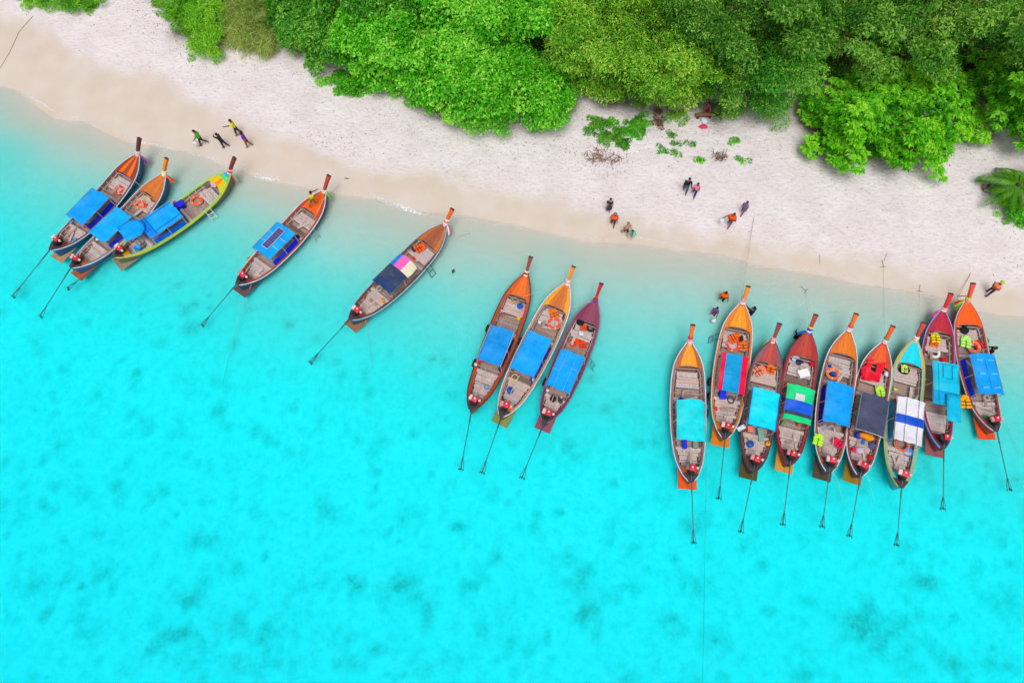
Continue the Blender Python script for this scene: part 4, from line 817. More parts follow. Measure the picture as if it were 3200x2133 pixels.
S[11] = boat('dark plum longtail boat with a bright cyan canopy and mossy stern board', (14.19, 7.99), 74.8, 8.45, [(140, 84, 98), (176, 66, 58), (200, 64, 46), (178, 66, 58), (140, 84, 98)], (112, 70, 78), (96, 62, 70), (90, 54, 64), (150, 62, 56),
             [(245, 225, 225), (250, 150, 170), (245, 180, 190)], dict(x=(2.54, 4.98), z=1.4, w=.86, arch=.05, panels=solid((0, 224, 248)), along=[(.97, 0, 1, (20, 90, 220), .02), (-.97, 0, 1, (20, 90, 220), .02)], cross=[(.01, -1, 1, (20, 90, 220), .02)]), 7.05, .97, (86, 88, 44), .02,
             None, (90, 58, 60), (-3.43, -.04), tail=[((190, 230, 90), 1, -.25), ((230, 235, 230), -1, -.25)], tyres=[(1, 4.9)], tiller=1.5)
S[12] = boat('red-brown longtail boat with a green, blue and grey striped canopy', (16.37, 8.39), 74.1, 8.69, [(168, 46, 46), (184, 58, 46), (194, 64, 48), (184, 58, 46), (168, 46, 46)], (164, 46, 54), (130, 40, 48), (120, 44, 52), (184, 62, 54),
             [(60, 90, 220), (240, 235, 240), (60, 80, 210), (250, 200, 90)], dict(x=(2.55, 4.84), z=1.3, w=.84, arch=.10, panels=[(0, .16, -1, 1, (20, 218, 134)), (.16, .26, -1, 1, (58, 66, 92)), (.26, .58, -1, 1, (12, 92, 220)), (.58, 1, -1, 1, (16, 222, 138))]), 7.05, .96, (218, 154, 56), .05,
             None, (110, 40, 46), (-3.32, -.4), tail=[((20, 120, 240), 1, -.02)], tiller=1.4)
S[13] = boat('longtail boat with orange bow, plain blue canopy and blue left side curtain', (18.6, 7.94), 73.2, 9.27, [(222, 116, 32), (228, 118, 30), (232, 122, 30), (228, 118, 30), (220, 112, 32)], (152, 94, 66), (226, 228, 240), (84, 80, 90), (240, 104, 16),
             [(200, 100, 50), (245, 235, 220), (240, 220, 215), (225, 60, 70)], dict(x=(2.94, 5.55), z=1.2, w=.82, arch=.06, panels=solid((0, 160, 255))), 7.75, .97, (84, 74, 52), .02,
             [(1, (12, 44, 215))], (110, 62, 50), (-2.99, -.4), outer=(90, 140, 190), tyres=[(1, 5.0), (1, 3.9)], tiller=2.0)
S[14] = boat('longtail boat with a dark slate canopy and a red cloth over its bow', (20.38, 7.73), 70.2, 8.78, [(196, 74, 48), (236, 88, 32), (240, 92, 34), (236, 88, 32), (196, 72, 46)], (144, 66, 62), (228, 226, 240), (96, 60, 60), (238, 86, 20),
             [(200, 80, 60), (250, 190, 195), (240, 225, 225), (120, 160, 90)], dict(x=(2.56, 5.04), z=1.35, w=.86, arch=.10, panels=solid((70, 76, 104)), cross=[(.0, -1, 1, (200, 200, 205), .018)], along=[(.96, 0, 1, (150, 160, 170), .014)], round=.1), 7.35, .97, (154, 122, 30), .04,
             None, (130, 56, 50), (-3.36, -.4), outer=(80, 150, 190), tyres=[(1, 5.2), (1, 2.6)], tiller=1.2)
S[15] = boat('yellow-railed longtail boat with turquoise bow and white canopy crossed by a blue stripe', (22.65, 7.04), 73.5, 9.56, [(240, 174, 22), (0, 214, 236), (0, 222, 240), (0, 214, 236), (240, 174, 22)], (150, 186, 160), (196, 184, 84), (80, 150, 150), (206, 66, 58),
             [(245, 180, 30), (250, 200, 205), (235, 235, 240)], dict(x=(2.62, 5.42), z=1.4, w=.84, arch=.07, panels=[(0, .40, -1, 1, (226, 226, 236)), (.40, .60, -1, 1, (16, 84, 214)), (.60, 1, -1, 1, (232, 230, 240))], along=[(.36, 0, 1, (70, 80, 110), .012), (-.5, 0, 1, (70, 80, 110), .012)]), 8.0, .98, None, .05,
             [(1, (60, 160, 215))], (30, 190, 205), (-3.1, -.5), gw=.15, tiller=1.3, edge=.84)
S[16] = boat('crimson longtail boat with a boxy cyan roof and a second small awning', (25.64, 9.35), 77.6, 9.06, [(176, 32, 58), (188, 34, 60), (192, 36, 60), (188, 34, 60), (176, 32, 58)], (152, 36, 62), (140, 160, 244), (140, 50, 80), (216, 34, 36),
             [(190, 50, 70), (245, 225, 225), (250, 170, 185)], dict(x=(2.5, 5.3), z=1.5, w=.80, arch=.06, panels=[(0, .3, -1, 1, (0, 168, 222)), (.3, 1, -1, 1, (0, 196, 232))], along=[(.3, .62, .95, (0, 110, 170), .014), (-.38, .62, .95, (0, 110, 170), .014), (.62, 0, .95, (0, 150, 200), .01)], cross=[(.62, -.38, .3, (0, 110, 170), .014), (.95, -.7, .5, (0, 110, 170), .014), (.3, -1, 1, (0, 120, 180), .012)]), 7.7, .95, (152, 92, 92), .05,
             None, (128, 30, 42), (-3.33, -.5), tail=[((250, 80, 170), 1, -.2)], outer=(150, 170, 246), tank=((220, 26, 48), (60, 50, 55)), tiller=1.2)
S[17] = boat('longtail boat with orange bow, lime ribbon and spotted blue canopy, rightmost of all boats', (29.07, 10.4), 88.4, 8.51, [(250, 92, 16), (252, 96, 16), (255, 98, 16), (252, 96, 16), (250, 92, 16)], (152, 70, 64), (222, 190, 190), (150, 60, 50), (236, 84, 62),
             [(245, 120, 110), (250, 150, 140), (180, 240, 60)], dict(x=(2.13, 4.74), z=1.4, w=.78, arch=.14, panels=solid((0, 160, 248)), along=[(0, .05, .85, (60, 170, 235), .014)]), 7.0, .96, (242, 82, 26), .05,
             [(1, (8, 56, 232))], (90, 76, 70), (-3.29, -.65), tail=[((170, 240, 50), 1, -.1), ((170, 235, 60), 1, -.45), ((240, 50, 50), 1, .1)], outer=(190, 90, 80), tiller=1.9)
# extra awnings that belong to a boat
sheet([(364, 711), (395, 755), (440, 735), (452, 716), (450, 700), (438, 688), (420, 684), (400, 690)], 1.62, (0, 162, 250), 'stern_awning', S[3], arch=.05)
sheet([(2958, 1229), (3002, 1234), (3004, 1320), (2960, 1313)], 1.72, (0, 190, 228), 'stern_awning', S[16], arch=.03)
for f_ in (.16, .5, .84):                                  # pale worn spots on the last canopy
    for u_ in (-.45, .45):
        c0, c1 = S[17].can['x']; MB().rbox((c0 + (c1 - c0) * f_, u_ * .78, S[17].czf(u_, f_) + .005), (.10, .36, .03), .014).build('canopy_patch', tarp((90, 190, 240)), S[17].root)
c0, c1 = S[12].can['x']; MB().rbox((c0 + (c1 - c0) * .68, .05, S[12].czf(0, .7) + .02), (.44, .56, .03), .012).build('canopy_patch', tarp((214, 216, 220)), S[12].root)

# ------------------------------------------------------------------ things lying in the boats
def place(o, px, py, z, rz=0.0):
    o.location = at(px, py, z); o.rotation_euler = (0, 0, rz); return o
def life_ring(px, py, z, colr, label, R0=.3, tilt=0.0, bands=True, arc=None):
    root = empty('life_ring', at(px, py, z + .06), random.uniform(0, 6)); tag(root, label, 'life ring', 'life rings lying in the boats'); root.rotation_euler = (tilt, 0, random.uniform(0, 6))
    k = MB(); k.torus((0, 0, 0), R0, .085, 28, 10); k.build('ring', plain(colr, .5, .35, .15), root, True)
    if bands:
        for a in range(4):
            k = MB(); q = a * math.pi / 2 + .3; k.torus((0, 0, 0), R0, .089, 4, 10, q, q + .22); k.build('band', plain((250, 190, 160), .5), root, True)
    k = MB(); k.torus((0, 0, .02), R0 + .1, .012, 24, 5); k.build('grab_line', ROPE, root); return root
def life_jacket(px, py, z, rz, colr, label, strap=(40, 36, 36), s=1.0):
    root = empty('life_jacket', at(px, py, z), rz); tag(root, label, 'life jacket', 'life jackets lying in the boats'); root.scale = (s, s, s)
    m = plain(colr, .75, .2, .2)
    for sg in (-1, 1):
        k = MB()
        for a in range(3): k.rbox((.0 - .15 * a, sg * .14, .055 + .015 * (a % 2)), (.145, .23, .10), .035)
        k.build('front_panel', m, root, True)
    k = MB(); k.rbox((.16, 0, .05), (.20, .46, .08), .03); k.build('back_panel', m, root, True)
    k = MB(); k.torus((.10, 0, .10), .13, .055, 14, 7, -1.9, 1.9); k.build('collar', m, root, True)
    for x_ in (-.08, -.24):
        k = MB(); k.box((x_, 0, .115), (.035, .54, .012)); k.build('strap', plain(strap, .8), root)
    return root
def soft_bag(px, py, z, size, colr, label, name='bag', cat='bag', handle=True, seed=0, rz=None, group=None):
    r_ = random.Random(seed + int(px * 7 + py)); bm = bmesh.new(); bmesh.ops.create_icosphere(bm, subdivisions=3, radius=.5)
    for v in bm.verts:
        n_ = vnoise(v.co.x * 3 + seed, v.co.y * 3 + v.co.z * 2, 1.3, seed); f_ = 1 + .22 * float(n_)
        v.co = Vector((v.co.x * f_, v.co.y * f_, max(v.co.z, -.3) * f_))
    bm.verts.index_update(); k = MB(); k.add([(v.co.x * size[0], v.co.y * size[1], (v.co.z + .3) * size[2]) for v in bm.verts], [[v.index for v in f.verts] for f in bm.faces]); bm.free()
    root = empty(name, at(px, py, z), r_.uniform(0, 3) if rz is None else rz); tag(root, label, cat, group); k.build('body', tarp(colr, .7), root, True)
    if handle:
        k = MB(); h = size[2] * .75; k.tube([(-size[0] * .2, 0, h * .85), (-size[0] * .12, .02, h * 1.25), (size[0] * .12, .02, h * 1.25), (size[0] * .2, 0, h * .85)], .014, 5); k.build('handle', tarp(sc_rgb(colr, .7), .7), root)
    return root
def box_case(px, py, z, size, colr, lid, label, name='storage_box', cat='box', rz=0.0):
    root = empty(name, at(px, py, z), rz); tag(root, label, cat)
    MB().rbox((0, 0, size[2] * .42), (size[0], size[1], size[2] * .84), .025).build('body', plain(colr, .5, .4, .15), root)
    MB().rbox((0, 0, size[2] * .91), (size[0] * 1.04, size[1] * 1.04, size[2] * .16), .02).build('lid', plain(lid, .5, .4, .15), root)
    k = MB()
    for sg in (-1, 1): k.tube([(sg * size[0] * .53, -size[1] * .2, size[2] * .6), (sg * size[0] * .58, 0, size[2] * .62), (sg * size[0] * .53, size[1] * .2, size[2] * .6)], .014, 5)
    k.build('handle', plain(sc_rgb(colr, .7)), root); return root
def jug(px, py, z, r, h, colr, label, name='jerrycan', cat='can', lay=False):
    root = empty(name, at(px, py, z), random.uniform(0, 6)); tag(root, label, cat)
    if lay: root.rotation_euler = (R(82), 0, random.uniform(0, 6)); root.location.z += r
    k = MB(); k.lathe([(r * .85, 0), (r, .03), (r, h * .3), (r * .96, h * .33), (r, h * .36), (r, h * .72), (r * .7, h * .88), (r * .3, h * .95)], (0, 0, 0), 14); k.build('body', plain(colr, .4, .4, .12), root, True)
    k = MB(); k.lathe([(r * .34, h * .94), (r * .34, h * 1.04), (r * .25, h * 1.06)], (0, 0, 0), 10); k.build('cap', plain(sc_rgb(colr, .6)), root)
    k = MB(); k.tube([(r * .35, 0, h * .93), (r * .8, 0, h * 1.0), (r * .95, 0, h * .7)], .018, 5); k.build('handle', plain(sc_rgb(colr, .8)), root); return root
def coil(px, py, z, R0, colr, label, n=4, r=.02, name='rope_coil', cat='rope'):
    k = MB(); pts = []
    for a in range(n * 18):
        q = a / 18 * 2 * math.pi; rr = R0 * (1 - .09 * (a / 18)) + random.uniform(-.012, .012); pts.append((rr * math.cos(q), rr * math.sin(q), .02 + .018 * (a / 18) + random.uniform(0, .01)))
    pts += [(pts[-1][0] + .1, pts[-1][1] + .1, .03), (R0 * 1.5, R0 * 1.1, .02)]
    k.tube(pts, r, 5); o = k.build(name, plain(colr, .9, .1), None, True, at(px, py, z)); return tag(o, label, cat)
def cloth(poly, z, colr, label, name='cloth', cat='cloth', amp=.05, step=.06, seed=0, drape=None):
    W_ = [at(x, y, z) for x, y in poly]; pl = [(p.x, p.y) for p in W_]; c = sum(W_, Vector()) / len(W_)
    xs = np.arange(min(p[0] for p in pl) - step, max(p[0] for p in pl) + step, step); ys = np.arange(min(p[1] for p in pl) - step, max(p[1] for p in pl) + step, step)
    XX, YY = np.meshgrid(xs, ys, indexing='ij'); ins = in_poly(pl, XX, YY)
    ZZ = z + amp * (vnoise(XX, YY, 3.1, 60 + seed) + .6 * vnoise(XX, YY, 7, 61 + seed)) + (drape(XX, YY) if drape else 0)
    id_ = np.arange(XX.size).reshape(XX.shape); ok = ins[:-1, :-1] & ins[1:, :-1] & ins[1:, 1:] & ins[:-1, 1:]
    F = np.stack([id_[:-1, :-1], id_[1:, :-1], id_[1:, 1:], id_[:-1, 1:]], -1)[ok]
    if len(F) == 0: return None
    u_, inv = np.unique(F, return_inverse=True); VV = np.stack([XX, YY, ZZ], -1).reshape(-1, 3)[u_] - np.array(c); inv = inv.reshape(F.shape)
    o = link(name, np_mesh(name, VV, inv, [tarp(colr, .8)], smooth=True), None, c); return tag(o, label, cat)
def basin(px, py, z, r, colr, label, name='basin', cat='basin'):
    k = MB(); k.lathe([(r * .7, 0), (r, .16), (r * 1.05, .16), (r * .96, .15), (r * .66, .02)], (0, 0, 0), 18); o = k.build(name, plain(colr, .4, .4, .1), None, True, at(px, py, z)); return tag(o, label, cat)

OR = (255, 96, 24)
# boat 1
life_ring(372, 594, .40, (240, 44, 40), 'red life ring half under the bow platform of the leftmost boat', .26)
jug(224, 697, .38, .11, .22, (30, 150, 220), 'small blue can beside the engine well of the leftmost boat'); soft_bag(268, 707, .5, (.42, .3, .3), (200, 50, 70), 'dark red bundle under the canopy corner of the leftmost boat', 'bundle', 'bundle')
basin(236, 752, .38, .13, (60, 160, 215), 'small blue basin at the stern of the leftmost boat')
# boat 2
life_ring(438, 639, .47, OR, 'orange life ring in the second boat from the left', .27); soft_bag(457, 644, .46, (.34, .2, .2), (240, 70, 40), 'red bundle beside the orange ring in the second boat from the left', 'bundle', 'bundle')
jug(336, 757, .42, .08, .26, (20, 160, 70), 'green bottle behind the canopy of the second boat from the left', 'bottle', 'bottle'); soft_bag(307, 748, .42, (.3, .22, .2), (228, 228, 228), 'white bag under the rear canopy edge of the second boat from the left')
cloth([(446, 606), (470, 616), (478, 634), (460, 630), (448, 618)], .52, (205, 180, 130), 'tan cloth on the bow platform of the second boat from the left')
# boat 3
life_ring(615, 626, .32, (255, 92, 30), 'big orange life ring in the yellow and green boat', .34); box_case(566, 647, .3, (.62, .48, .42), (16, 24, 205), (26, 40, 225), 'deep blue box before the canopy of the yellow and green boat', rz=.6)
soft_bag(550, 638, .3, (.4, .34, .34), (238, 56, 34), 'red bag beside the deep blue box in the yellow and green boat'); cloth([(654, 562), (668, 552), (680, 572), (674, 584), (660, 588)], .98, (196, 180, 204), 'mauve cloth on the bow edge of the yellow and green boat')
soft_bag(646, 574, .5, (.4, .3, .26), (36, 34, 52), 'black bag beside the mauve cloth in the yellow and green boat'); basin(434, 777, .45, .24, (0, 150, 225), 'bright blue basin at the stern of the yellow and green boat'); soft_bag(448, 768, .45, (.46, .32, .26), (120, 110, 70), 'khaki sack beside the blue basin in the yellow and green boat', 'sack', 'sack')
# boat 4
jug(779, 811, .4, .13, .2, (205, 160, 60), 'yellow can at the left rail of the solar panel boat'); soft_bag(930, 742, .45, (.36, .26, .3), (30, 40, 130), 'navy bag at the canopy corner of the solar panel boat')
# boat 5
cloth([(1278, 770), (1296, 746), (1318, 750), (1312, 786), (1290, 790)], .5, (46, 50, 80), 'dark navy tarpaulin in the bow of the pink and navy canopy boat'); life_jacket(1316, 774, .56, .6, OR, 'orange life jacket on the navy tarpaulin of the pink and navy canopy boat', s=1.15)
life_ring(1302, 802, .28, (250, 62, 30), 'red life ring by the canopy front of the pink and navy canopy boat', .27, bands=False); life_jacket(1323, 817, .3, 2.0, (255, 80, 30), 'small orange life jacket at the right rail of the pink and navy canopy boat', s=.6)
coil(1357, 756, .6, .17, (214, 196, 150), 'pale rope coil on the bow platform of the pink and navy canopy boat'); coil(1185, 902, .48, .2, (190, 180, 165), 'grey rope coil behind the canopy of the pink and navy canopy boat', 3, .035); jug(1197, 941, .4, .13, .26, (245, 160, 20), 'yellow jerrycan at the stern of the pink and navy canopy boat')
soft_bag(1138, 928, .42, (.3, .22, .16), (190, 70, 50), 'rusty red rag at the stern of the pink and navy canopy boat', 'rag', 'rag', False)
# boat 6
soft_bag(1625, 958, .5, (.42, .36, .4), (20, 96, 205), 'blue bag in the bow of the laced canopy boat'); cloth([(1626, 966), (1646, 962), (1648, 978), (1634, 986), (1624, 980)], .55, (236, 150, 170), 'pink checked cloth in the bow of the laced canopy boat')
coil(1609, 940, .5, .26, (198, 160, 112), 'tan rope coil on the bow platform of the laced canopy boat', 5); coil(1572, 982, .3, .16, (190, 96, 80), 'small red rope coil amidships in the laced canopy boat', 3); soft_bag(1620, 995, .32, (.36, .26, .2), (238, 190, 30), 'yellow sack near the right rail of the laced canopy boat', 'sack', 'sack', False)
box_case(1501, 1127, .5, (.3, .22, .22), (225, 30, 36), (235, 50, 50), 'red box behind the canopy of the laced canopy boat'); jug(1487, 1141, .4, .11, .34, (230, 232, 238), 'white jerrycan at the left rail of the laced canopy boat'); basin(1521, 1212, .4, .15, (110, 150, 190), 'grey-blue basin at the stern of the laced canopy boat')
# boat 7
life_jacket(1729, 978, .5, 1.9, (255, 120, 20), 'orange life jacket above the ring in the middle boat of the group of three', s=1.1); life_ring(1732, 1010, .47, (255, 84, 50), 'orange-red life ring in the middle boat of the group of three', .34)
soft_bag(1686, 1007, .44, (.28, .24, .22), (232, 230, 230), 'white bag before the canopy in the middle boat of the group of three'); soft_bag(1762, 996, .5, (.3, .22, .24), (190, 46, 40), 'red bag at the right rail of the middle boat of the group of three'); coil(1609, 1180, .5, .24, (226, 206, 150), 'pale rope coil behind the canopy in the middle boat of the group of three', 3, .026)
jug(1594, 1222, .4, .2, .42, (16, 98, 200), 'blue drum at the stern of the middle boat of the group of three', 'drum', 'drum'); jug(1666, 1188, .55, .08, .32, (240, 240, 240), 'white bottle at the rear canopy corner of the middle boat of the group of three', 'bottle', 'bottle')
# boat 8
soft_bag(1814, 1010, .5, (.5, .4, .34), (34, 32, 46), 'black rucksack in the bow of the plum boat', 'rucksack', 'bag'); life_jacket(1824, 1020, .52, 1.4, (255, 84, 24), 'orange life jacket beside the rucksack in the plum boat', s=.85); 
o = MB().torus((0, 0, .1), .25, .1, 22, 9).build('tyre', DARK, None, True, at(1846, 1024, .42)); tag(o, 'black tyre lying in the bow of the plum boat', 'tyre')
soft_bag(1816, 1043, .5, (.38, .3, .26), (226, 228, 236), 'white bag amidships in the plum boat'); life_jacket(1798, 1070, .36, .3, (255, 76, 20), 'orange life jacket before the canopy of the plum boat, left one of two'); life_jacket(1822, 1076, .36, 1.5, (255, 70, 20), 'orange life jacket before the canopy of the plum boat, right one of two', s=.85)
jug(1711, 1221, .45, .1, .3, (235, 235, 238), 'white can behind the canopy of the plum boat, upper one'); jug(1709, 1233, .42, .09, .24, (222, 224, 230), 'white can behind the canopy of the plum boat, lower one'); soft_bag(1728, 1246, .42, (.46, .36, .3), (40, 40, 44), 'black bag at the stern of the plum boat'); soft_bag(1750, 1252, .42, (.4, .3, .24), (70, 68, 70), 'dark grey sack at the stern of the plum boat', 'sack', 'sack', False)
# boat 9
cloth([(2117, 1246), (2128, 1236), (2142, 1244), (2140, 1254), (2118, 1256)], .62, (24, 70, 180), 'blue tarpaulin at the front of the pale turquoise canopy'); box_case(2137, 1388, .5, (.56, .26, .24), (10, 30, 200), (16, 40, 220), 'blue box behind the pale turquoise canopy', rz=1.5); box_case(2172, 1388, .48, (.5, .3, .2), (120, 122, 122), (140, 142, 142), 'grey box behind the pale turquoise canopy', rz=1.5)
# boat 10
life_jacket(2299, 1056, .52, .4, (255, 104, 14), 'orange life jacket in the bow of the red and blue canopy boat, above the ring', s=1.15); life_ring(2291, 1078, .48, (246, 66, 48), 'red-orange life ring in the red and blue canopy boat', .36); life_jacket(2320, 1077, .48, 1.6, (255, 116, 24), 'orange life jacket right of the ring in the red and blue canopy boat', s=1.1)
soft_bag(2313, 1060, .5, (.5, .34, .26), (44, 36, 40), 'black bag between the life jackets of the red and blue canopy boat'); box_case(2256, 1236, .42, (.4, .52, .3), (12, 40, 205), (14, 50, 220), 'blue box behind the red and blue canopy'); soft_bag(2234, 1277, .5, (.24, .3, .2), (214, 50, 40), 'red rag at the left rail of the red and blue canopy boat', 'rag', 'rag', False)
coil(2283, 1250, .42, .24, (90, 84, 90), 'dark hose coil at the stern of the red and blue canopy boat', 3, .025, 'hose', 'hose')
# boat 11
life_jacket(2376, 1157, .54, .5, (255, 140, 110), 'salmon life jacket in the bow of the cyan canopy boat', s=1.2); life_jacket(2408, 1150, .54, 1.2, (255, 110, 14), 'orange life jacket in the bow of the cyan canopy boat', s=1.05); soft_bag(2423, 1146, .54, (.16, .36, .14), (110, 170, 50), 'green towel at the right of the life jackets in the cyan canopy boat', 'towel', 'towel', False)
box_case(2341, 1342, .5, (.3, .34, .26), (250, 104, 74), (255, 120, 90), 'orange box behind the cyan canopy'); jug(2342, 1389, .4, .2, .36, (14, 96, 200), 'blue drum at the stern of the cyan canopy boat', 'drum', 'drum'); jug(2397, 1387, .42, .15, .28, (250, 160, 10), 'yellow jerrycan at the stern of the cyan canopy boat'); box_case(2374, 1358, .42, (.3, .8, .22), (90, 150, 140), (120, 170, 160), 'green crate behind the cyan canopy', 'crate', 'crate')
# boat 12
basin(2484, 1124, .5, .24, (200, 212, 236), 'pale basin in the bow of the striped canopy boat'); soft_bag(2496, 1132, .48, (.5, .36, .26), (44, 46, 80), 'navy bag beside the pale basin of the striped canopy boat'); soft_bag(2535, 1140, .52, (.3, .3, .3), (228, 18, 60), 'red bag in the bow of the striped canopy boat'); box_case(2505, 1171, .32, (.66, .5, .4), (228, 226, 226), (242, 240, 240), 'white cool box before the striped canopy', 'cool_box', 'cool box', .25)
soft_bag(2456, 1201, .62, (.3, .22, .2), (246, 50, 36), 'red bundle at the left front corner of the striped canopy', 'bundle', 'bundle', False); soft_bag(2496, 1327, .46, (.32, .22, .2), (200, 92, 60), 'orange-brown bundle behind the striped canopy', 'bundle', 'bundle', False); soft_bag(2447, 1322, .5, (.28, .22, .18), (80, 170, 80), 'green bundle at the left rear corner of the striped canopy', 'bundle', 'bundle', False)
# boat 13
life_ring(2602, 1166, .42, (255, 110, 62), 'orange life ring around a blue bag, in the blue canopy boat with a side curtain', .33); soft_bag(2602, 1169, .40, (.3, .36, .3), (20, 90, 170), 'blue bag lying inside the orange ring'); soft_bag(2592, 1144, .5, (.2, .2, .2), (24, 70, 200), 'small blue pouch above the ring that holds a bag', 'pouch', 'bag')
life_jacket(2556, 1371, .95, 1.2, (190, 255, 60), 'lime life jacket on the left stern rail beside a red one', (150, 210, 50), 1.1); life_jacket(2614, 1382, .62, 2.3, (245, 20, 80), 'red life jacket at the stern opposite the lime one', s=1.0); coil(2596, 1342, .42, .26, (196, 190, 186), 'grey rope coil at the stern between the red and lime jackets', 3, .03); cloth([(2560, 1330), (2580, 1322), (2592, 1338), (2572, 1350)], .5, (150, 150, 172), 'grey cloth behind the curtained blue canopy')
# boat 14
cloth([(2710, 1120), (2735, 1120), (2732, 1149), (2745, 1156), (2742, 1132), (2772, 1132), (2762, 1188), (2742, 1187), (2698, 1180), (2688, 1193), (2690, 1146), (2708, 1138)], 1.08, (228, 22, 50), 'big red cloth thrown over the bow of the slate canopy boat', amp=.05, drape=lambda X_, Y_: -.42 * np.clip((7.5 - ((X_ - 20.38) * math.cos(R(70.2)) + (Y_ - 7.73) * math.sin(R(70.2)))) / .7, 0, 1) * (np.abs(-(X_ - 20.38) * math.sin(R(70.2)) + (Y_ - 7.73) * math.cos(R(70.2))) < .68))
soft_bag(2770, 1169, .55, (.4, .36, .26), (232, 230, 242), 'white bag right of the big red cloth'); life_jacket(2748, 1220, .4, 1.6, (196, 250, 80), 'lime life jacket before the slate canopy', (150, 200, 60), 1.1); soft_bag(2704, 1364, .55, (.5, .8, .46), (246, 150, 14), 'big orange-yellow sack behind the slate canopy', 'sack', 'sack', False, 3, 1.2); soft_bag(2681, 1361, .5, (.4, .4, .3), (50, 60, 200), 'blue-violet bag left of the orange sack'); soft_bag(2694, 1383, .45, (.24, .3, .2), (20, 130, 226), 'bright blue pouch below the orange sack', 'pouch', 'bag')
soft_bag(2682, 1407, .4, (.5, .4, .3), (206, 190, 220), 'lavender clothes bundle at the stern of the slate canopy boat', 'bundle', 'bundle', False); soft_bag(2667, 1404, .5, (.26, .3, .2), (232, 40, 84), 'pink-red rag left of the lavender bundle', 'rag', 'rag', False); soft_bag(2716, 1430, .5, (.34, .28, .24), (214, 20, 44), 'red rag beside the engine of the slate canopy boat', 'rag', 'rag', False); soft_bag(2722, 1392, .42, (.5, .42, .26), (78, 88, 130), 'denim bundle at the right of the lavender bundle', 'bundle', 'bundle', False)
cloth([(2668, 1290), (2680, 1276), (2682, 1292), (2674, 1304)], .95, (90, 200, 170), 'green towel hung beside the slate canopy', 'towel', 'towel')
# boat 15
soft_bag(2824, 1158, .5, (.62, .52, .34), (34, 34, 36), 'black bag under the lime vest in the turquoise-bowed boat'); life_jacket(2825, 1150, .72, 1.4, (200, 236, 110), 'lime vest lying on the black bag in the turquoise-bowed boat', (60, 70, 40), .8); jug(2883, 1187, .5, .14, .26, (246, 214, 10), 'yellow jug at the right rail of the turquoise-bowed boat', 'jug', 'jug'); jug(2795, 1217, .56, .12, .24, (206, 226, 90), 'lime can at the left rail of the turquoise-bowed boat'); jug(2794, 1246, .62, .08, .46, (232, 34, 24), 'red extinguisher at the left rail of the turquoise-bowed boat', 'fire_extinguisher', 'extinguisher', True)
cloth([(2856, 1246), (2864, 1232), (2872, 1238), (2866, 1252)], .5, (150, 205, 140), 'green towel before the white canopy', 'towel', 'towel'); life_ring(2818, 1388, .42, (214, 110, 70), 'faded orange life ring half under the white canopy', .36, bands=False); basin(2835, 1414, .4, .27, (10, 130, 222), 'blue basin at the stern of the white canopy boat')
# boat 16
life_jacket(2921, 1053, .48, 1.5, (240, 222, 20), 'yellow life jacket in the bow of the crimson boat', s=1.1); life_jacket(2918, 1068, .46, 1.2, (255, 104, 24), 'orange life jacket below the yellow one in the crimson boat', s=1.0); life_ring(2919, 1101, .32, (240, 240, 242), 'white life ring in the crimson boat', .3, bands=False); soft_bag(2946, 1125, .34, (.36, .34, .3), (244, 20, 30), 'red bag in front of the cyan roof'); jug(2911, 1205, .55, .16, .5, (250, 76, 24), 'orange-red fender at the left of the cyan roof', 'boat_fender', 'fender', True)
life_jacket(3012, 1252, .75, 1.5, (255, 170, 10), 'yellow-orange life jacket hung at the right of the small awning', s=1.3)
# boat 17
soft_bag(3011, 1032, .5, (.6, .48, .3), (34, 32, 36), 'black bag in the bow of the rightmost boat'); life_jacket(3016, 1066, .5, 1.3, (192, 248, 120), 'lime life jacket in the rightmost boat', (120, 180, 60), 1.25); life_ring(3043, 1083, .47, (255, 110, 30), 'orange life ring in the rightmost boat', .32); life_jacket(3063, 1076, .4, .3, (244, 20, 62), 'red life jacket beside the ring in the rightmost boat', s=1.2)
basin(3074, 1065, .5, .24, (80, 170, 90), 'green basin at the right rail of the rightmost boat'); jug(3016, 1128, .55, .08, .6, (228, 222, 216), 'white tube-shaped fender at the left canopy corner of the rightmost boat', 'boat_fender', 'fender', True); coil(3083, 1243, .45, .2, (200, 196, 192), 'grey rope coil behind the canopy of the rightmost boat', 3, .028)
jug(3077, 1306, .45, .13, .26, (50, 190, 90), 'green jerrycan at the stern of the rightmost boat'); box_case(3093, 1313, .5, (.36, .34, .26), (200, 50, 36), (212, 64, 44), 'rusty red box at the stern of the rightmost boat')
o = MB().rbox((0, 0, 0), (.55, .26, .04), .015).build('loose_board', plain((214, 220, 224), .5), None, False, at(2317, 1336, .75), (0, 0, .5)); tag(o, 'white board sticking out over the left rail of the cyan canopy boat', 'board')

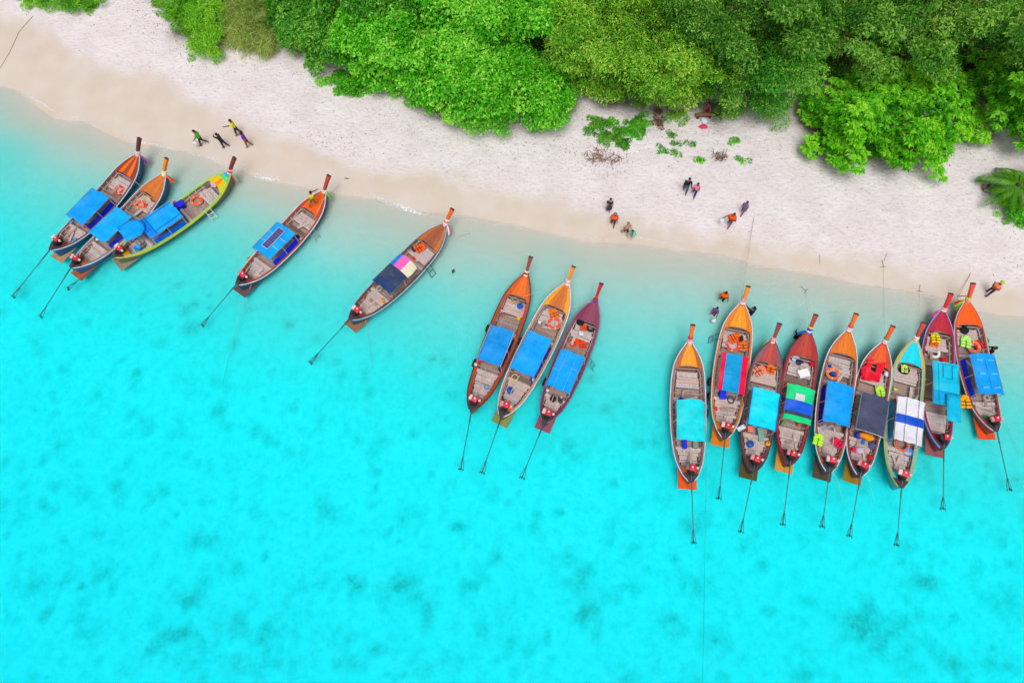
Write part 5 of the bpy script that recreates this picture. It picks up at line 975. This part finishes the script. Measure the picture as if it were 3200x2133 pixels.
# ------------------------------------------------------------------ people
SKIN = [plain((150, 100, 76), .6, .25, .1), plain((196, 146, 120), .6, .25, .1), plain((112, 74, 56), .6, .25, .1)]
HAIRM = plain((30, 24, 24), .6, .3)
def person(px, py, face, label, top, bottom, skin=0, h=1.66, hair=None, legs=((12, 5), (-14, 12)), arms=((-18, 15, 8), (20, 20, 8)), lean=4, bz=None, shorts=False, sleeve=True, z=None, sit=0.0, vest=None, dress=False, hat=None, bare=False, head_turn=0, group=None, hairlen=0.0):
    p = on_ground(px, py) if z is None else at(px, py, z)
    if bz is not None: p = at(px, py, bz); p.z = z               # placed by the chest, feet on the sea floor
    h *= .93; k = h / 1.7; hipz = .90 * k - sit
    D = lambda a: R(a)
    J = {}; lr = D(lean); up = Vector((math.sin(lr), 0, math.cos(lr)))
    J['pel'] = Vector((0, 0, hipz)); J['wai'] = J['pel'] + up * .17 * k; J['che'] = J['pel'] + up * .36 * k; J['nck'] = J['pel'] + up * .52 * k; J['hed'] = J['nck'] + (up * .8 + Vector((0, 0, .2))) * .10 * k
    E = [('pel', 'wai'), ('wai', 'che'), ('che', 'nck'), ('nck', 'hed')]
    rad = {'pel': (.175, .135), 'wai': (.16, .125), 'che': (.185, .14), 'nck': (.07, .07), 'hed': (.06, .06)}
    for i, sg in enumerate((1, -1)):
        th, kn = legs[i]; a = D(th); n_ = 'l%d' % i
        hp = J['pel'] + Vector((0, sg * .085 * k, -.05)); kne = hp + Vector((math.sin(a), sg * .02, -math.cos(a))) * .43 * k; b_ = D(th - kn); ank = kne + Vector((math.sin(b_), 0, -math.cos(b_))) * .41 * k
        c_ = D(th - kn + 82 if th - kn > -40 else th - kn + 70); toe = ank + Vector((math.sin(c_), sg * .02, -math.cos(c_))) * .17 * k
        for nm, v, r_ in (('h', hp, .115), ('k', kne, .082), ('a', ank, .056), ('t', toe, .045)): J[n_ + nm] = v; rad[n_ + nm] = (r_ * k, r_ * k)
        E += [('pel', n_ + 'h'), (n_ + 'h', n_ + 'k'), (n_ + 'k', n_ + 'a'), (n_ + 'a', n_ + 't')]
        sh_, el, ab = arms[i]; a = D(sh_); o_ = D(ab); m_ = 'a%d' % i
        shd = J['che'] + up * .10 * k + Vector((0, sg * .18 * k, 0)); da = Vector((math.sin(a) * math.cos(o_), sg * math.sin(o_), -math.cos(a) * math.cos(o_)))
        elb = shd + da * .29 * k; b_ = D(sh_ + el); db = Vector((math.sin(b_) * math.cos(o_), sg * math.sin(o_) * .6, -math.cos(b_) * math.cos(o_))).normalized(); wr = elb + db * .25 * k; hd_ = wr + db * .07 * k
        for nm, v, r_ in (('s', shd, .085), ('e', elb, .058), ('w', wr, .042), ('p', hd_, .044)): J[m_ + nm] = v; rad[m_ + nm] = (r_ * k, r_ * k)
        E += [('che', m_ + 's'), (m_ + 's', m_ + 'e'), (m_ + 'e', m_ + 'w'), (m_ + 'w', m_ + 'p')]
    names = list(J); ix = {n_: i for i, n_ in enumerate(names)}
    me = bpy.data.meshes.new('body_skeleton'); me.from_pydata([J[n_] for n_ in names], [(ix[a], ix[b_]) for a, b_ in E], [])
    tmp = bpy.data.objects.new('body_tmp', me); COL.objects.link(tmp); md = tmp.modifiers.new('skin', 'SKIN'); md.use_smooth_shade = True
    for i, n_ in enumerate(names):
        sv = me.skin_vertices[0].data[i]; sv.radius = rad[n_]; sv.use_root = (n_ == 'pel')
    ss = tmp.modifiers.new('sub', 'SUBSURF'); ss.levels = 1; ss.render_levels = 1
    dg = bpy.context.evaluated_depsgraph_get(); body = bpy.data.meshes.new_from_object(tmp.evaluated_get(dg)); bpy.data.objects.remove(tmp); bpy.data.meshes.remove(me)
    # add head with face, and fingers, then one mesh
    bm = bmesh.new(); bm.from_mesh(body); nb = len(bm.faces)
    hc = J['hed'] + up * .10 * k; Mh = Matrix.Rotation(D(head_turn), 3, 'Z')
    def blob(c, s3, M=None, sub=2):
        q = bmesh.ops.create_icosphere(bm, subdivisions=sub, radius=1.0)['verts']
        for v in q: w_ = Vector((v.co.x * s3[0], v.co.y * s3[1], v.co.z * s3[2])); v.co = c + ((M @ w_) if M else w_)
    blob(hc, (.108 * k, .09 * k, .125 * k), Mh)
    blob(hc + Mh @ Vector((.10, 0, -.012)) * k, (.022 * k, .013 * k, .022 * k), Mh, 1)
    for sg in (1, -1): blob(hc + Mh @ Vector((.0, sg * .08, -.01)) * k, (.02 * k, .01 * k, .03 * k), Mh, 1)
    nh = len(bm.faces)
    for i, sg in enumerate((1, -1)):
        m_ = 'a%d' % i; w_, q = J[m_ + 'w'], J[m_ + 'p']; d_ = (q - w_).normalized(); sd2 = d_.cross(Vector((0, 1, 0))); sd2 = sd2.normalized() if sd2.length > .1 else Vector((1, 0, 0)); pn = d_.cross(sd2)
        for fi, (off, ln) in enumerate(((-.028, .07), (-.01, .082), (.01, .078), (.028, .06), (.04, .05))):
            base = (q if fi < 4 else w_.lerp(q, .4)) + sd2 * off * k; dr = d_ if fi < 4 else (d_ * .6 + sd2 * .8).normalized(); t1 = base + dr * ln * .55 * k; t2 = t1 + (dr * .8 + pn * .5 * sg) * ln * .45 * k
            mbk = MB(); mbk.tube([base - dr * .02, base, t1, t2], [.010 * k, .010 * k, .009 * k, .006 * k], 5)
            vs = [bm.verts.new(v) for v in mbk.v]
            for f_ in mbk.f: bm.faces.new([vs[a] for a in f_])
    bm.faces.ensure_lookup_table()
    sk = SKIN[skin]; mats = [sk, tarp(top, .8), tarp(bottom, .8), HAIRM, plain((52, 40, 36), .7)]
    segs = [(J[a], J[b_], a, b_) for a, b_ in E]
    for fi, f_ in enumerate(bm.faces):
        c = f_.calc_center_median(); f_.smooth = True
        if fi >= nb: f_.material_index = 0; continue
        best = None
        for a, b_, na, nb2 in segs:
            ab = b_ - a; t = max(0, min(1, (c - a).dot(ab) / ab.length_squared)); d2 = (c - a - ab * t).length
            if best is None or d2 < best[0]: best = (d2, na, nb2, t)
        _, na, nb2, t = best; m = 0
        if nb2 in ('wai', 'che') or (nb2 == 'nck' and t < .75): m = 0 if bare else 1
        if nb2 == 'wai' and t < .35: m = 2
        if nb2[0] == 'a' and nb2[1].isdigit():
            if nb2[2] == 's': m = 0 if bare else 1
            elif nb2[2] == 'e': m = 1 if (sleeve and not bare and t < (.55 if sleeve is True else 1)) else 0
            elif nb2[2] == 'w': m = 1 if sleeve == 'long' else 0
        if nb2[0] == 'l':
            if nb2[2] == 'h': m = 2
            elif nb2[2] == 'k': m = 2 if (not shorts or t < .8) else 0
            elif nb2[2] == 'a': m = 2 if (not shorts and t < .85) else 0
            elif nb2[2] == 't': m = 4 if skin == 9 else 0
        f_.material_index = m
    body.materials.clear()
    for m in mats: body.materials.append(m)
    bm.to_mesh(body); bm.free()
    root = empty('person', p, D(face)); tag(root, label, 'person', group)
    body.name = 'body'; link('body', body, root)
    # hair cap or hat
    q = MB(); bmh = bmesh.new(); bmesh.ops.create_icosphere(bmh, subdivisions=2, radius=1.0); V_ = []; bmh.verts.index_update()
    for v in bmh.verts:
        w_ = v.co.copy(); front = w_.x > .35 and w_.z < .35; s_ = .90 if (front or w_.z < -.45 - hairlen) else 1.10
        V_.append(hc + Mh @ Vector((w_.x * .110 * s_ - .012, w_.y * .094 * s_, w_.z * .126 * s_ * (1.0 if w_.z > 0 else 1 + hairlen) + .012)) * k)
    q.add(V_, [[v.index for v in f_.verts] for f_ in bmh.faces]); bmh.free(); q.build('hair', HAIRM if not hair else plain(hair, .7), root, True)
    if hat:
        q = MB(); q.lathe([(.15 * k, -.005), (.155 * k, .0), (.105 * k, .02), (.095 * k, .09), (.05 * k, .115)], hc + Vector((-.01, 0, .06 * k)), 14); q.build('hat', tarp(hat, .8), root, True)
    if vest:                                               # buoyancy vest worn over the shirt
        c_ = J['che'] + up * -.02; M = Vector((0, 0, 1)).rotation_difference(up).to_matrix(); q = MB()
        q.lathe([(.16, -.26 * k), (.215, -.25 * k), (.235, -.05 * k), (.225, .10 * k), (.14, .16 * k)], c_, 14, M @ Matrix.Diagonal((.85, 1.15, 1)))
        vo = q.build('life_vest', plain(vest, .75, .2, .2), root, True)
        q = MB(); q.torus(c_ + up * .15 * k, .10, .045, 14, 6, M=M); q.build('vest_collar', plain(vest, .75, .2, .2), vo, True)
        for zz in (-.06, -.18):
            q = MB(); q.torus(c_ + up * zz * k, .236, .012, 18, 5, M=M @ Matrix.Diagonal((.86, 1.14, 1.6))); q.build('vest_strap', plain((40, 36, 36)), vo)
    if dress:
        q = MB(); q.lathe([(.15 * k, .06), (.20 * k, -.12 * k), (.25 * k, -.42 * k), (.24 * k, -.43 * k)], J['pel'], 14); q.build('skirt', tarp(bottom, .8), root, True)
    root['_hand'] = [list(root.matrix_basis @ J['a0p']), list(root.matrix_basis @ J['a1p'])]
    return root
def hand(o, i): return Vector(o['_hand'][i])
def carried_bag(w, size, colr, label, name='carrier_bag'):
    root = empty(name, w - Vector((0, 0, size[2] + .1))); tag(root, label, 'bag'); bm = bmesh.new(); bmesh.ops.create_icosphere(bm, subdivisions=2, radius=.5); k = MB(); bm.verts.index_update()
    k.add([(v.co.x * size[0] * (1.1 - .5 * max(0, v.co.z)) * (1 + .15 * math.sin(v.co.y * 17)), v.co.y * size[1] * (1.1 - .5 * max(0, v.co.z)), (v.co.z + .5) * size[2]) for v in bm.verts], [[v.index for v in f_.verts] for f_ in bm.faces]); bm.free()
    k.build('body', tarp(colr, .6), root, True); h = MB(); h.tube([(-.05, 0, size[2] * .9), (-.03, 0, size[2] + .09), (.03, 0, size[2] + .09), (.05, 0, size[2] * .9)], .01, 5); h.build('handle', tarp(colr, .6), root); return root

RUN1 = ((20, 18), (-4, 58)); RUN2 = ((12, 8), (-12, 24)); WALK = ((13, 5), (-11, 12)); STAND = ((3, 2), (-3, 4))
PG = 'people on the beach and in the shallows'
o = person(637, 452, 186, 'person in green shirt running left along the wet sand with a white bag', (92, 190, 50), (62, 66, 56), 0, 1.7, legs=RUN1, arms=((20, 30, 10), (-20, 50, 10)), lean=10, group=PG)
carried_bag(hand(o, 0), (.34, .28, .34), (226, 226, 244), 'white carrier bag swinging from the hand of the green-shirted runner')
person(704, 460, 176, 'person in black and navy walking bent forward, behind the green-shirted runner', (40, 52, 56), (40, 40, 84), 0, 1.62, legs=((8, 6), (-14, 26)), arms=((130, 70, 8), (20, 30, 8)), lean=10, sleeve='long', hairlen=.3, group=PG)
person(746, 421, 190, 'person in yellow shirt striding left with an arm stretched out, topmost of the four', (236, 226, 10), (66, 62, 40), 0, 1.74, legs=RUN2, arms=((86, 4, 10), (-10, 30, 8)), lean=6, group=PG)
person(778, 458, 184, 'person in purple top and red shorts striding left, rearmost of the four', (120, 40, 214), (176, 44, 54), 0, 1.66, legs=((10, 8), (-12, 24)), arms=((-20, 30, 10), (40, 60, 10)), lean=6, shorts=True, group=PG)
person(2139, 600, 262, 'person in black top and jeans walking down the dry sand beside one in pink', (40, 36, 48), (72, 84, 120), 0, 1.78, legs=WALK, arms=((20, 60, 14), (10, 50, 14)), sleeve='long', group=PG)
person(2166, 612, 250, 'person in pink top and navy trousers walking beside the one in black', (250, 130, 190), (48, 44, 120), 0, 1.64, legs=((14, 4), (-20, 14)), arms=((-10, 20, 10), (18, 30, 8)), hairlen=.5, group=PG)
person(1900, 660, 265, 'person in long dark dress standing where the wet sand begins', (44, 52, 76), (50, 60, 90), 1, 1.68, legs=STAND, arms=((4, 10, 6), (10, 30, 6)), hair=(40, 44, 56), hairlen=.5, dress=True, shorts=True, group=PG)
person(1914, 704, 262, 'person in orange vest and grey cap near the one in a dark dress', (240, 80, 50), (60, 40, 36), 0, 1.62, legs=WALK, arms=((10, 40, 10), (20, 30, 10)), vest=(255, 92, 40), hat=(130, 124, 140), shorts=True, group=PG)
person(1952, 734, 300, 'bare-chested person in dark and lime shorts paddling at the water edge', (200, 160, 150), (52, 56, 40), 1, 1.74, legs=((18, 6), (-18, 16)), arms=((20, 20, 14), (-14, 20, 12)), bare=True, shorts=True, hair=(150, 120, 110), group=PG)
person(1981, 734, 220, 'dark-haired person in aqua clothes crouching in the shallows', (90, 220, 200), (60, 190, 180), 1, 1.5, legs=((70, 110), (60, 110)), arms=((50, 20, 12), (40, 20, 12)), lean=34, sit=.42, hairlen=.5, group=PG)
o = person(2275, 706, 235, 'person in orange vest carrying a white bag over the sand', (240, 90, 40), (112, 84, 96), 0, 1.7, legs=WALK, arms=((-16, 10, 16), (30, 40, 46)), vest=(255, 84, 14), shorts=True, group=PG)
carried_bag(hand(o, 1), (.34, .3, .3), (226, 230, 236), 'white carrier bag held out by the orange-vested person on the sand')
person(2316, 668, 232, 'person in purple clothes walking behind the orange vest with the white bag', (124, 110, 170), (110, 96, 160), 0, 1.62, legs=WALK, arms=((8, 20, 8), (-8, 20, 8)), shorts=True, hairlen=.3, group=PG)
person(2266, 920, 255, 'person in orange vest wading in the shallow sea', (240, 110, 30), (60, 56, 40), 0, 1.66, legs=WALK, arms=((20, 40, 20), (20, 40, 20)), vest=(255, 96, 14), bz=.7, z=-.45, group=PG)
o = person(2238, 968, 240, 'person in purple wading in the sea with a white bag', (96, 80, 150), (170, 70, 90), 0, 1.6, legs=STAND, arms=((40, 50, 10), (46, 50, 10)), bz=.6, z=-.5, hairlen=.3, group=PG)
carried_bag(hand(o, 0) + Vector((-.1, -.1, .05)), (.3, .26, .32), (235, 232, 238), 'white carrier bag held by the purple-clad wader')
person(2354, 970, 110, 'person in dark clothes wading beside the right bow of the red and blue canopy boat', (40, 36, 48), (76, 40, 56), 0, 1.68, legs=STAND, arms=((60, 30, 10), (20, 20, 8)), bz=.6, z=-.55, sleeve='long', hairlen=.6, group=PG)
person(2498, 1044, 60, 'dark-haired person in black standing in the water behind the red-brown bow', (38, 36, 44), (40, 40, 50), 0, 1.62, legs=STAND, arms=((40, 30, 8), (30, 30, 8)), bz=.5, z=-.8, sleeve='long', hairlen=.3, group=PG)
person(3110, 1092, 150, 'person in black standing in the water at the right rail of the rightmost boat', (36, 34, 40), (38, 38, 44), 0, 1.7, legs=STAND, arms=((40, 30, 8), (30, 40, 8)), bz=.55, z=-.75, lean=8, sleeve='long', hairlen=.4, group=PG)
person(3082, 918, 42, 'person in orange vest and lime cap walking right along the wet sand', (225, 215, 222), (70, 50, 56), 0, 1.72, legs=((12, 6), (-14, 12)), arms=((20, 40, 12), (-10, 30, 10)), vest=(255, 130, 84), hat=(180, 210, 50), lean=6, group=PG)
person(981, 640, 20, 'person in yellow shirt and green shorts standing on the bow of the solar panel boat', (240, 220, 10), (26, 140, 40), 0, 1.62, legs=((16, 8), (-22, 10)), arms=((76, 20, 14), (86, 6, 20)), lean=16, shorts=True, z=1.14, group=PG)
person(2205, 352, 262, 'person in maroon sitting behind the log under the trees', (150, 60, 84), (120, 60, 80), 0, 1.6, legs=((84, 86), (78, 84)), arms=((30, 40, 10), (30, 40, 10)), sit=.45, hairlen=.4, group=PG)

# ------------------------------------------------------------------ on the beach and in the shallows
def rope(pts, label, r=.016, m=ROPE, name='mooring_rope', cat='rope', sag=0.0, group='mooring ropes', n=14):
    """pts: (photo x, photo y, height or None for the ground)"""
    W_ = [(on_ground(x, y) + Vector((0, 0, .012))) if z is None else at(x, y, z) for x, y, z in pts]; P = []
    for a, b_ in zip(W_[:-1], W_[1:]):
        for i in range(n): t = i / n; P.append(a.lerp(b_, t) - Vector((0, 0, sag * 4 * t * (1 - t))) + Vector((random.uniform(-.01, .01), random.uniform(-.01, .01), 0)))
    P.append(W_[-1]); c = W_[0]; k = MB(); k.tube([p - c for p in P], r, 5); return tag(k.build(name, m, None, True, c), label, cat, group)
rope([(2357, 674, None), (2350, 720, .35), (2316, 940, 1.2)], 'pale rope running down the sand to the bow of the red and blue canopy boat', .018, sag=.02)
rope([(2258, 1130, .7), (2216, 1130, .0), (2208, 1400, -.12), (2196, 2133, -.9)], 'long pale anchor rope running out to sea in the right half', .015, plain((150, 190, 186), .9, .1))
rope([(786, 890, .6), (778, 905, -.02), (735, 1040, -.2), (695, 1200, -.6)], 'pale stern rope trailing from the solar panel boat', .018)
rope([(1142, 1000, .6), (1146, 1020, 0), (1165, 1150, -.4)], 'pale stern rope trailing from the pink and navy canopy boat', .014)
rope([(1018, 610, 1.2), (990, 665, 1.0)], 'rope lying over the orange bow of the solar panel boat', .016); rope([(1014, 620, 1.2), (1058, 580, .06), (1064, 575, None)], 'thin rope from the solar panel boat up onto the sand', .012)
rope([(416, 563, .75), (446, 586, .75)], 'short rope tying the leftmost boat to its neighbour', .016); rope([(1640, 925, 1.0), (1772, 886, 1.3)], 'rope from the laced canopy boat across to its neighbour', .014); rope([(1786, 960, 1.0), (1856, 940, 1.25)], 'rope from the middle boat of three across to the plum boat', .012)
rope([(1393, 720, 1.2), (1362, 756, .9)], 'rope across the bow of the pink and navy canopy boat', .016); rope([(1388, 746, .8), (1470, 728, .02)], 'thin rope led forward from the pink and navy canopy boat', .012)
rope([(1516, 1240, .6), (1524, 1250, 0), (1560, 1330, -.3)], 'stern rope trailing from the laced canopy boat', .014); rope([(1560, 1316, .05), (1600, 1370, -.2)], 'stern rope trailing from the middle boat of three', .014)
rope([(2600, 1470, .5), (2612, 1490, 0), (2640, 1580, -.3)], 'stern rope trailing from the curtained blue canopy boat', .012); rope([(2708, 1480, .4), (2716, 1500, 0), (2728, 1570, -.3)], 'stern rope trailing from the slate canopy boat', .012); rope([(3120, 1300, .6), (3150, 1330, -.05), (3196, 1430, -.2)], 'stern rope trailing from the rightmost boat', .012)
rope([(102, 52, None), (60, 100, None), (30, 165, None), (0, 215, None)], 'dark rope lying across the sand at the top left', .022, ROPE_D)
def anchor(px, py, rz, label, z=None):
    p = on_ground(px, py) if z is None else at(px, py, z); root = empty('anchor', p, rz); root.scale = (.5, .5, .5); tag(root, label, 'anchor', 'anchors dug into the sand'); m = plain((110, 100, 102), .6, .4)
    MB().tube([(0, -.05, .08), (0, .38, .16), (.02, .75, .22)], .026, 6).build('shank', m, root); MB().tube([(-.42, -.06, .06), (0, -.02, .05), (.42, -.08, .06)], .028, 6).build('stock', m, root)
    k = MB(); k.tube([(-.1, -.1, -.05), (0, .0, .1), (.1, -.1, -.05)], .03, 6); k.build('fluke', m, root); MB().torus((.02, .8, .22), .06, .014, 12, 5).build('shackle', m, root); return root
anchor(2760, 833, .1, 'dark anchor on the wet sand, biggest of the anchors'); anchor(2872, 909, -.25, 'anchor dug in above the crimson boat'); anchor(2517, 908, .9, 'anchor half under water above the red-brown boat')
rope([(2762, 815, None), (2772, 790, None)], 'short tan rope end beside the biggest anchor', .014, ROPE_D); rope([(2760, 836, None), (2763, 980, .0), (2765, 1066, 1.25)], 'thin rope from the biggest anchor to the row of boats', .0045, ROPE_D); rope([(2873, 912, None), (2876, 1010, .4), (2872, 1060, 1.2)], 'thin rope from an anchor to the turquoise-bowed boat', .0045, ROPE_D); rope([(2518, 912, None), (2526, 990, .6), (2530, 1036, 1.2)], 'thin rope from the half-sunk anchor to the red-brown bow', .0045, ROPE_D)
rope([(2561, 797, None), (2562, 825, None)], 'dark iron rod lying in the wet sand', .012, plain((120, 112, 112)), 'iron_rod', 'rod', group='debris on the sand', n=4); rope([(3034, 852, None), (2990, 935, .3), (3020, 950, 1.1)], 'dark rope from the sand to the bow of the rightmost boat', .014, ROPE_D); rope([(2992, 925, 1.25), (3035, 925, 1.45)], 'dark pole lashed across the stem of the rightmost boat', .025, DARK, 'pole', 'pole', group=None, n=3)
# log seat with bags, under the trees
p = on_ground(2199, 368); root = empty('log_seat', p, .05); tag(root, 'weathered log seat on the sand under the trees', 'log seat'); MB().tube([(-.68, 0, .34), (-.2, .02, .36), (.3, -.01, .35), (.70, .02, .33)], [.13, .14, .13, .12], 10).build('log', wood((136, 104, 84), 'log_wood'), root, True)
for sg in (-.45, .45): MB().tube([(sg, 0, -.05), (sg, 0, .26)], .1, 8).build('support', BARK, root)
soft_bag(2199, 378, 1.05, (.42, .62, .4), (238, 234, 248), 'white bag on the sand in front of the log seat', seed=4, rz=.3); soft_bag(2197, 396, 1.0, (.62, .36, .26), (232, 70, 96), 'red-pink bag on the sand below the white bag', seed=5, rz=0)
def ground_item(o, px, py):
    o.location = on_ground(px, py); return o
for o_ in [x for x in COL.objects if x.get('label') in ('white bag on the sand in front of the log seat', 'red-pink bag on the sand below the white bag')]:
    ground_item(o_, *((2199, 380) if 'white' in o_['label'][:6] else (2197, 398)))
# board and brush beside the palm, things glimpsed under the rosette tree
p = on_ground(3100, 580); root = empty('sign_board', p, .5); tag(root, 'small blue and white board leaning among dry brush beside the palm', 'board'); MB().rbox((0, 0, .34), (.5, .05, .62), .012).build('panel', plain((196, 206, 236), .5), root); MB().box((-.18, .06, .2), (.05, .05, .5)).build('prop', PLANK_D, root); MB().box((.18, .06, .2), (.05, .05, .5)).build('prop', PLANK_D, root)
def brush(px, py, r, n_, label, hgt=.35, m=None):
    p = on_ground(px, py); k = MB(); m = m or plain((126, 98, 84), .9, .1, .5)
    for _ in range(n_):
        a = random.uniform(0, 6.28); q = r * math.sqrt(random.random()); c = Vector((q * math.cos(a), q * math.sin(a) * .7, .02)); b_ = random.uniform(0, 6.28); l_ = random.uniform(.2, .6) * r * 1.4
        e = c + Vector((math.cos(b_) * l_, math.sin(b_) * l_ * .8, random.uniform(.02, hgt))); k.tube([c, c.lerp(e, .5) + Vector((random.uniform(-.08, .08), random.uniform(-.08, .08), .05)), e], [.022, .015, .007], 4, False)
    o = k.build('brush_pile', m, None, False, p); return tag(o, label, 'brush pile', kind=None)
o = brush(2247, 491, .55, 60, 'brown brush pile on the sand between the weeds'); o2 = brush(3086, 590, .5, 60, 'brown brush pile beside the small board at the palm')
o3 = brush(1868, 488, .9, 70, 'dry vine stems straggling below the creeper mat, left of the loose weeds', .1, plain((150, 112, 90), .9, .1, .4)); o4 = brush(1920, 500, .6, 36, 'dry vine stems straggling below the creeper mat, right one', .1, plain((150, 112, 90), .9, .1, .4))
for px, py, s3, c_, lb in ((2941, 425, (.4, .3, .3), (60, 120, 220), 'blue bag glimpsed through the rosette tree'), (2975, 436, (.5, .3, .26), (214, 130, 104), 'orange-brown bag glimpsed through the rosette tree'), (2714, 457, (.3, .4, .3), (236, 232, 236), 'white bag glimpsed under the middle of the rosette tree'), (2618, 368, (.4, .3, .3), (226, 228, 236), 'white bag glimpsed under the left side of the rosette tree')):
    ob = soft_bag(px, py, 1.1, s3, c_, lb); ob.location = on_ground(px, py)
for px, py, lb in ((1084, 559, 'short dark twig on the wet sand above the solar panel boat'), (925, 506, 'pale shell on the wet sand above the solar panel boat')):
    p = on_ground(px, py); k = MB(); k.tube([(-.16, 0, .03), (-.05, .04, .05), (.06, -.01, .04), (.17, .03, .03)], [.02, .035, .03, .012], 6); tag(k.build('driftwood' if 'twig' in lb else 'shell', BARK if 'twig' in lb else WHITE, None, True, p), lb, 'twig' if 'twig' in lb else 'shell')
p = at(1416, 848, .0); k = MB(); k.add([(-.2, 0, .01), (0, .12, .035), (.22, .02, .02), (.02, -.12, .03), (0, 0, .0)], [(0, 4, 1), (1, 4, 2), (2, 4, 3), (3, 4, 0)]); tag(k.build('floating_leaf', plain((92, 66, 64)), None, False, p, (0, 0, 1.2)), 'brown leaf floating off the bow of the pink and navy canopy boat', 'leaf')
# foam along the water's edge
m, nt, b = nodes_of('sea_foam'); b.inputs['Base Color'].default_value = (.86, .88, .88, 1); b.inputs['Roughness'].default_value = .7; gm = N(nt, 'ShaderNodeNewGeometry'); fa = attr(nt, 'dens')
nz = noise(nt, gm.outputs['Position'], 5.5, 6, .7); mu = N(nt, 'ShaderNodeMath', operation='MULTIPLY'); nt.links.new(fa, mu.inputs[0]); nt.links.new(mapr(nt, nz, .36, .66), mu.inputs[1]); nt.links.new(mu.outputs[0], b.inputs['Alpha']); FOAM = m
def foam(pts, w, dens, label):
    W_ = [at(x * PX, y * PX, 0) for x, y in pts]; xs = np.array([q.x for q in W_]); ys = np.array([q.y for q in W_]); t = np.linspace(xs[0], xs[-1], max(8, int((xs[-1] - xs[0]) / .12))); yc = np.interp(t, xs, ys) + .12 * vnoise(t, t * 0, 1.1, 71) + .05 * vnoise(t, t * 0, 3.3, 72)
    nv = 7; f_ = np.linspace(-1, 1, nv); ww = w * (.7 + .5 * vnoise(t, t * 0 + 3, .8, 73)); XX = np.repeat(t[:, None], nv, 1); YY = yc[:, None] + ww[:, None] * f_[None]; ZZ = np.maximum(ground_z(XX, YY) + .008, .006 + .004 * np.cos(f_)[None])
    end = np.clip(np.minimum(t - t[0], t[-1] - t) / 1.2, 0, 1); A = dens * (1 - f_[None] ** 2) * end[:, None] * np.clip(.7 + .7 * vnoise(XX, YY, .7, 75), 0, 1.3)
    id_ = np.arange(XX.size).reshape(XX.shape); F = np.stack([id_[:-1, :-1], id_[1:, :-1], id_[1:, 1:], id_[:-1, 1:]], -1).reshape(-1, 4)
    o = link('sea_foam', np_mesh('sea_foam', np.stack([XX, YY, ZZ], -1).reshape(-1, 3), F, [FOAM], {'dens': np.clip(A * 1.9, 0, 1.6)}, smooth=True)); return tag(o, label, kind='stuff')
foam([(536, 384), (580, 398), (620, 408), (656, 414)], .36, 1.2, 'white foam beside the bow of the yellow and green boat'); foam([(842, 444), (880, 458), (930, 478), (975, 490), (1010, 494)], .36, 1.2, 'white foam left of the orange stem'); foam([(0, 186), (130, 256), (220, 290), (330, 328), (430, 350), (520, 372)], .12, .7, 'thin foam line at the left water edge')
foam([(1440, 540), (1530, 558), (1570, 574), (1625, 587)], .12, .9, 'thin foam line in the middle shallows'); foam([(1520, 548), (1600, 556), (1690, 574)], .09, .7, 'second thin foam line in the middle shallows'); foam([(656, 414), (740, 430), (842, 448)], .10, .55, 'faint foam line above the solar panel boat'); foam([(1000, 494), (1200, 522), (1440, 556)], .08, .4, 'faint foam line at the middle water edge'); foam([(1700, 590), (1850, 618), (2000, 650), (2160, 684)], .08, .35, 'faint foam line at the right water edge')
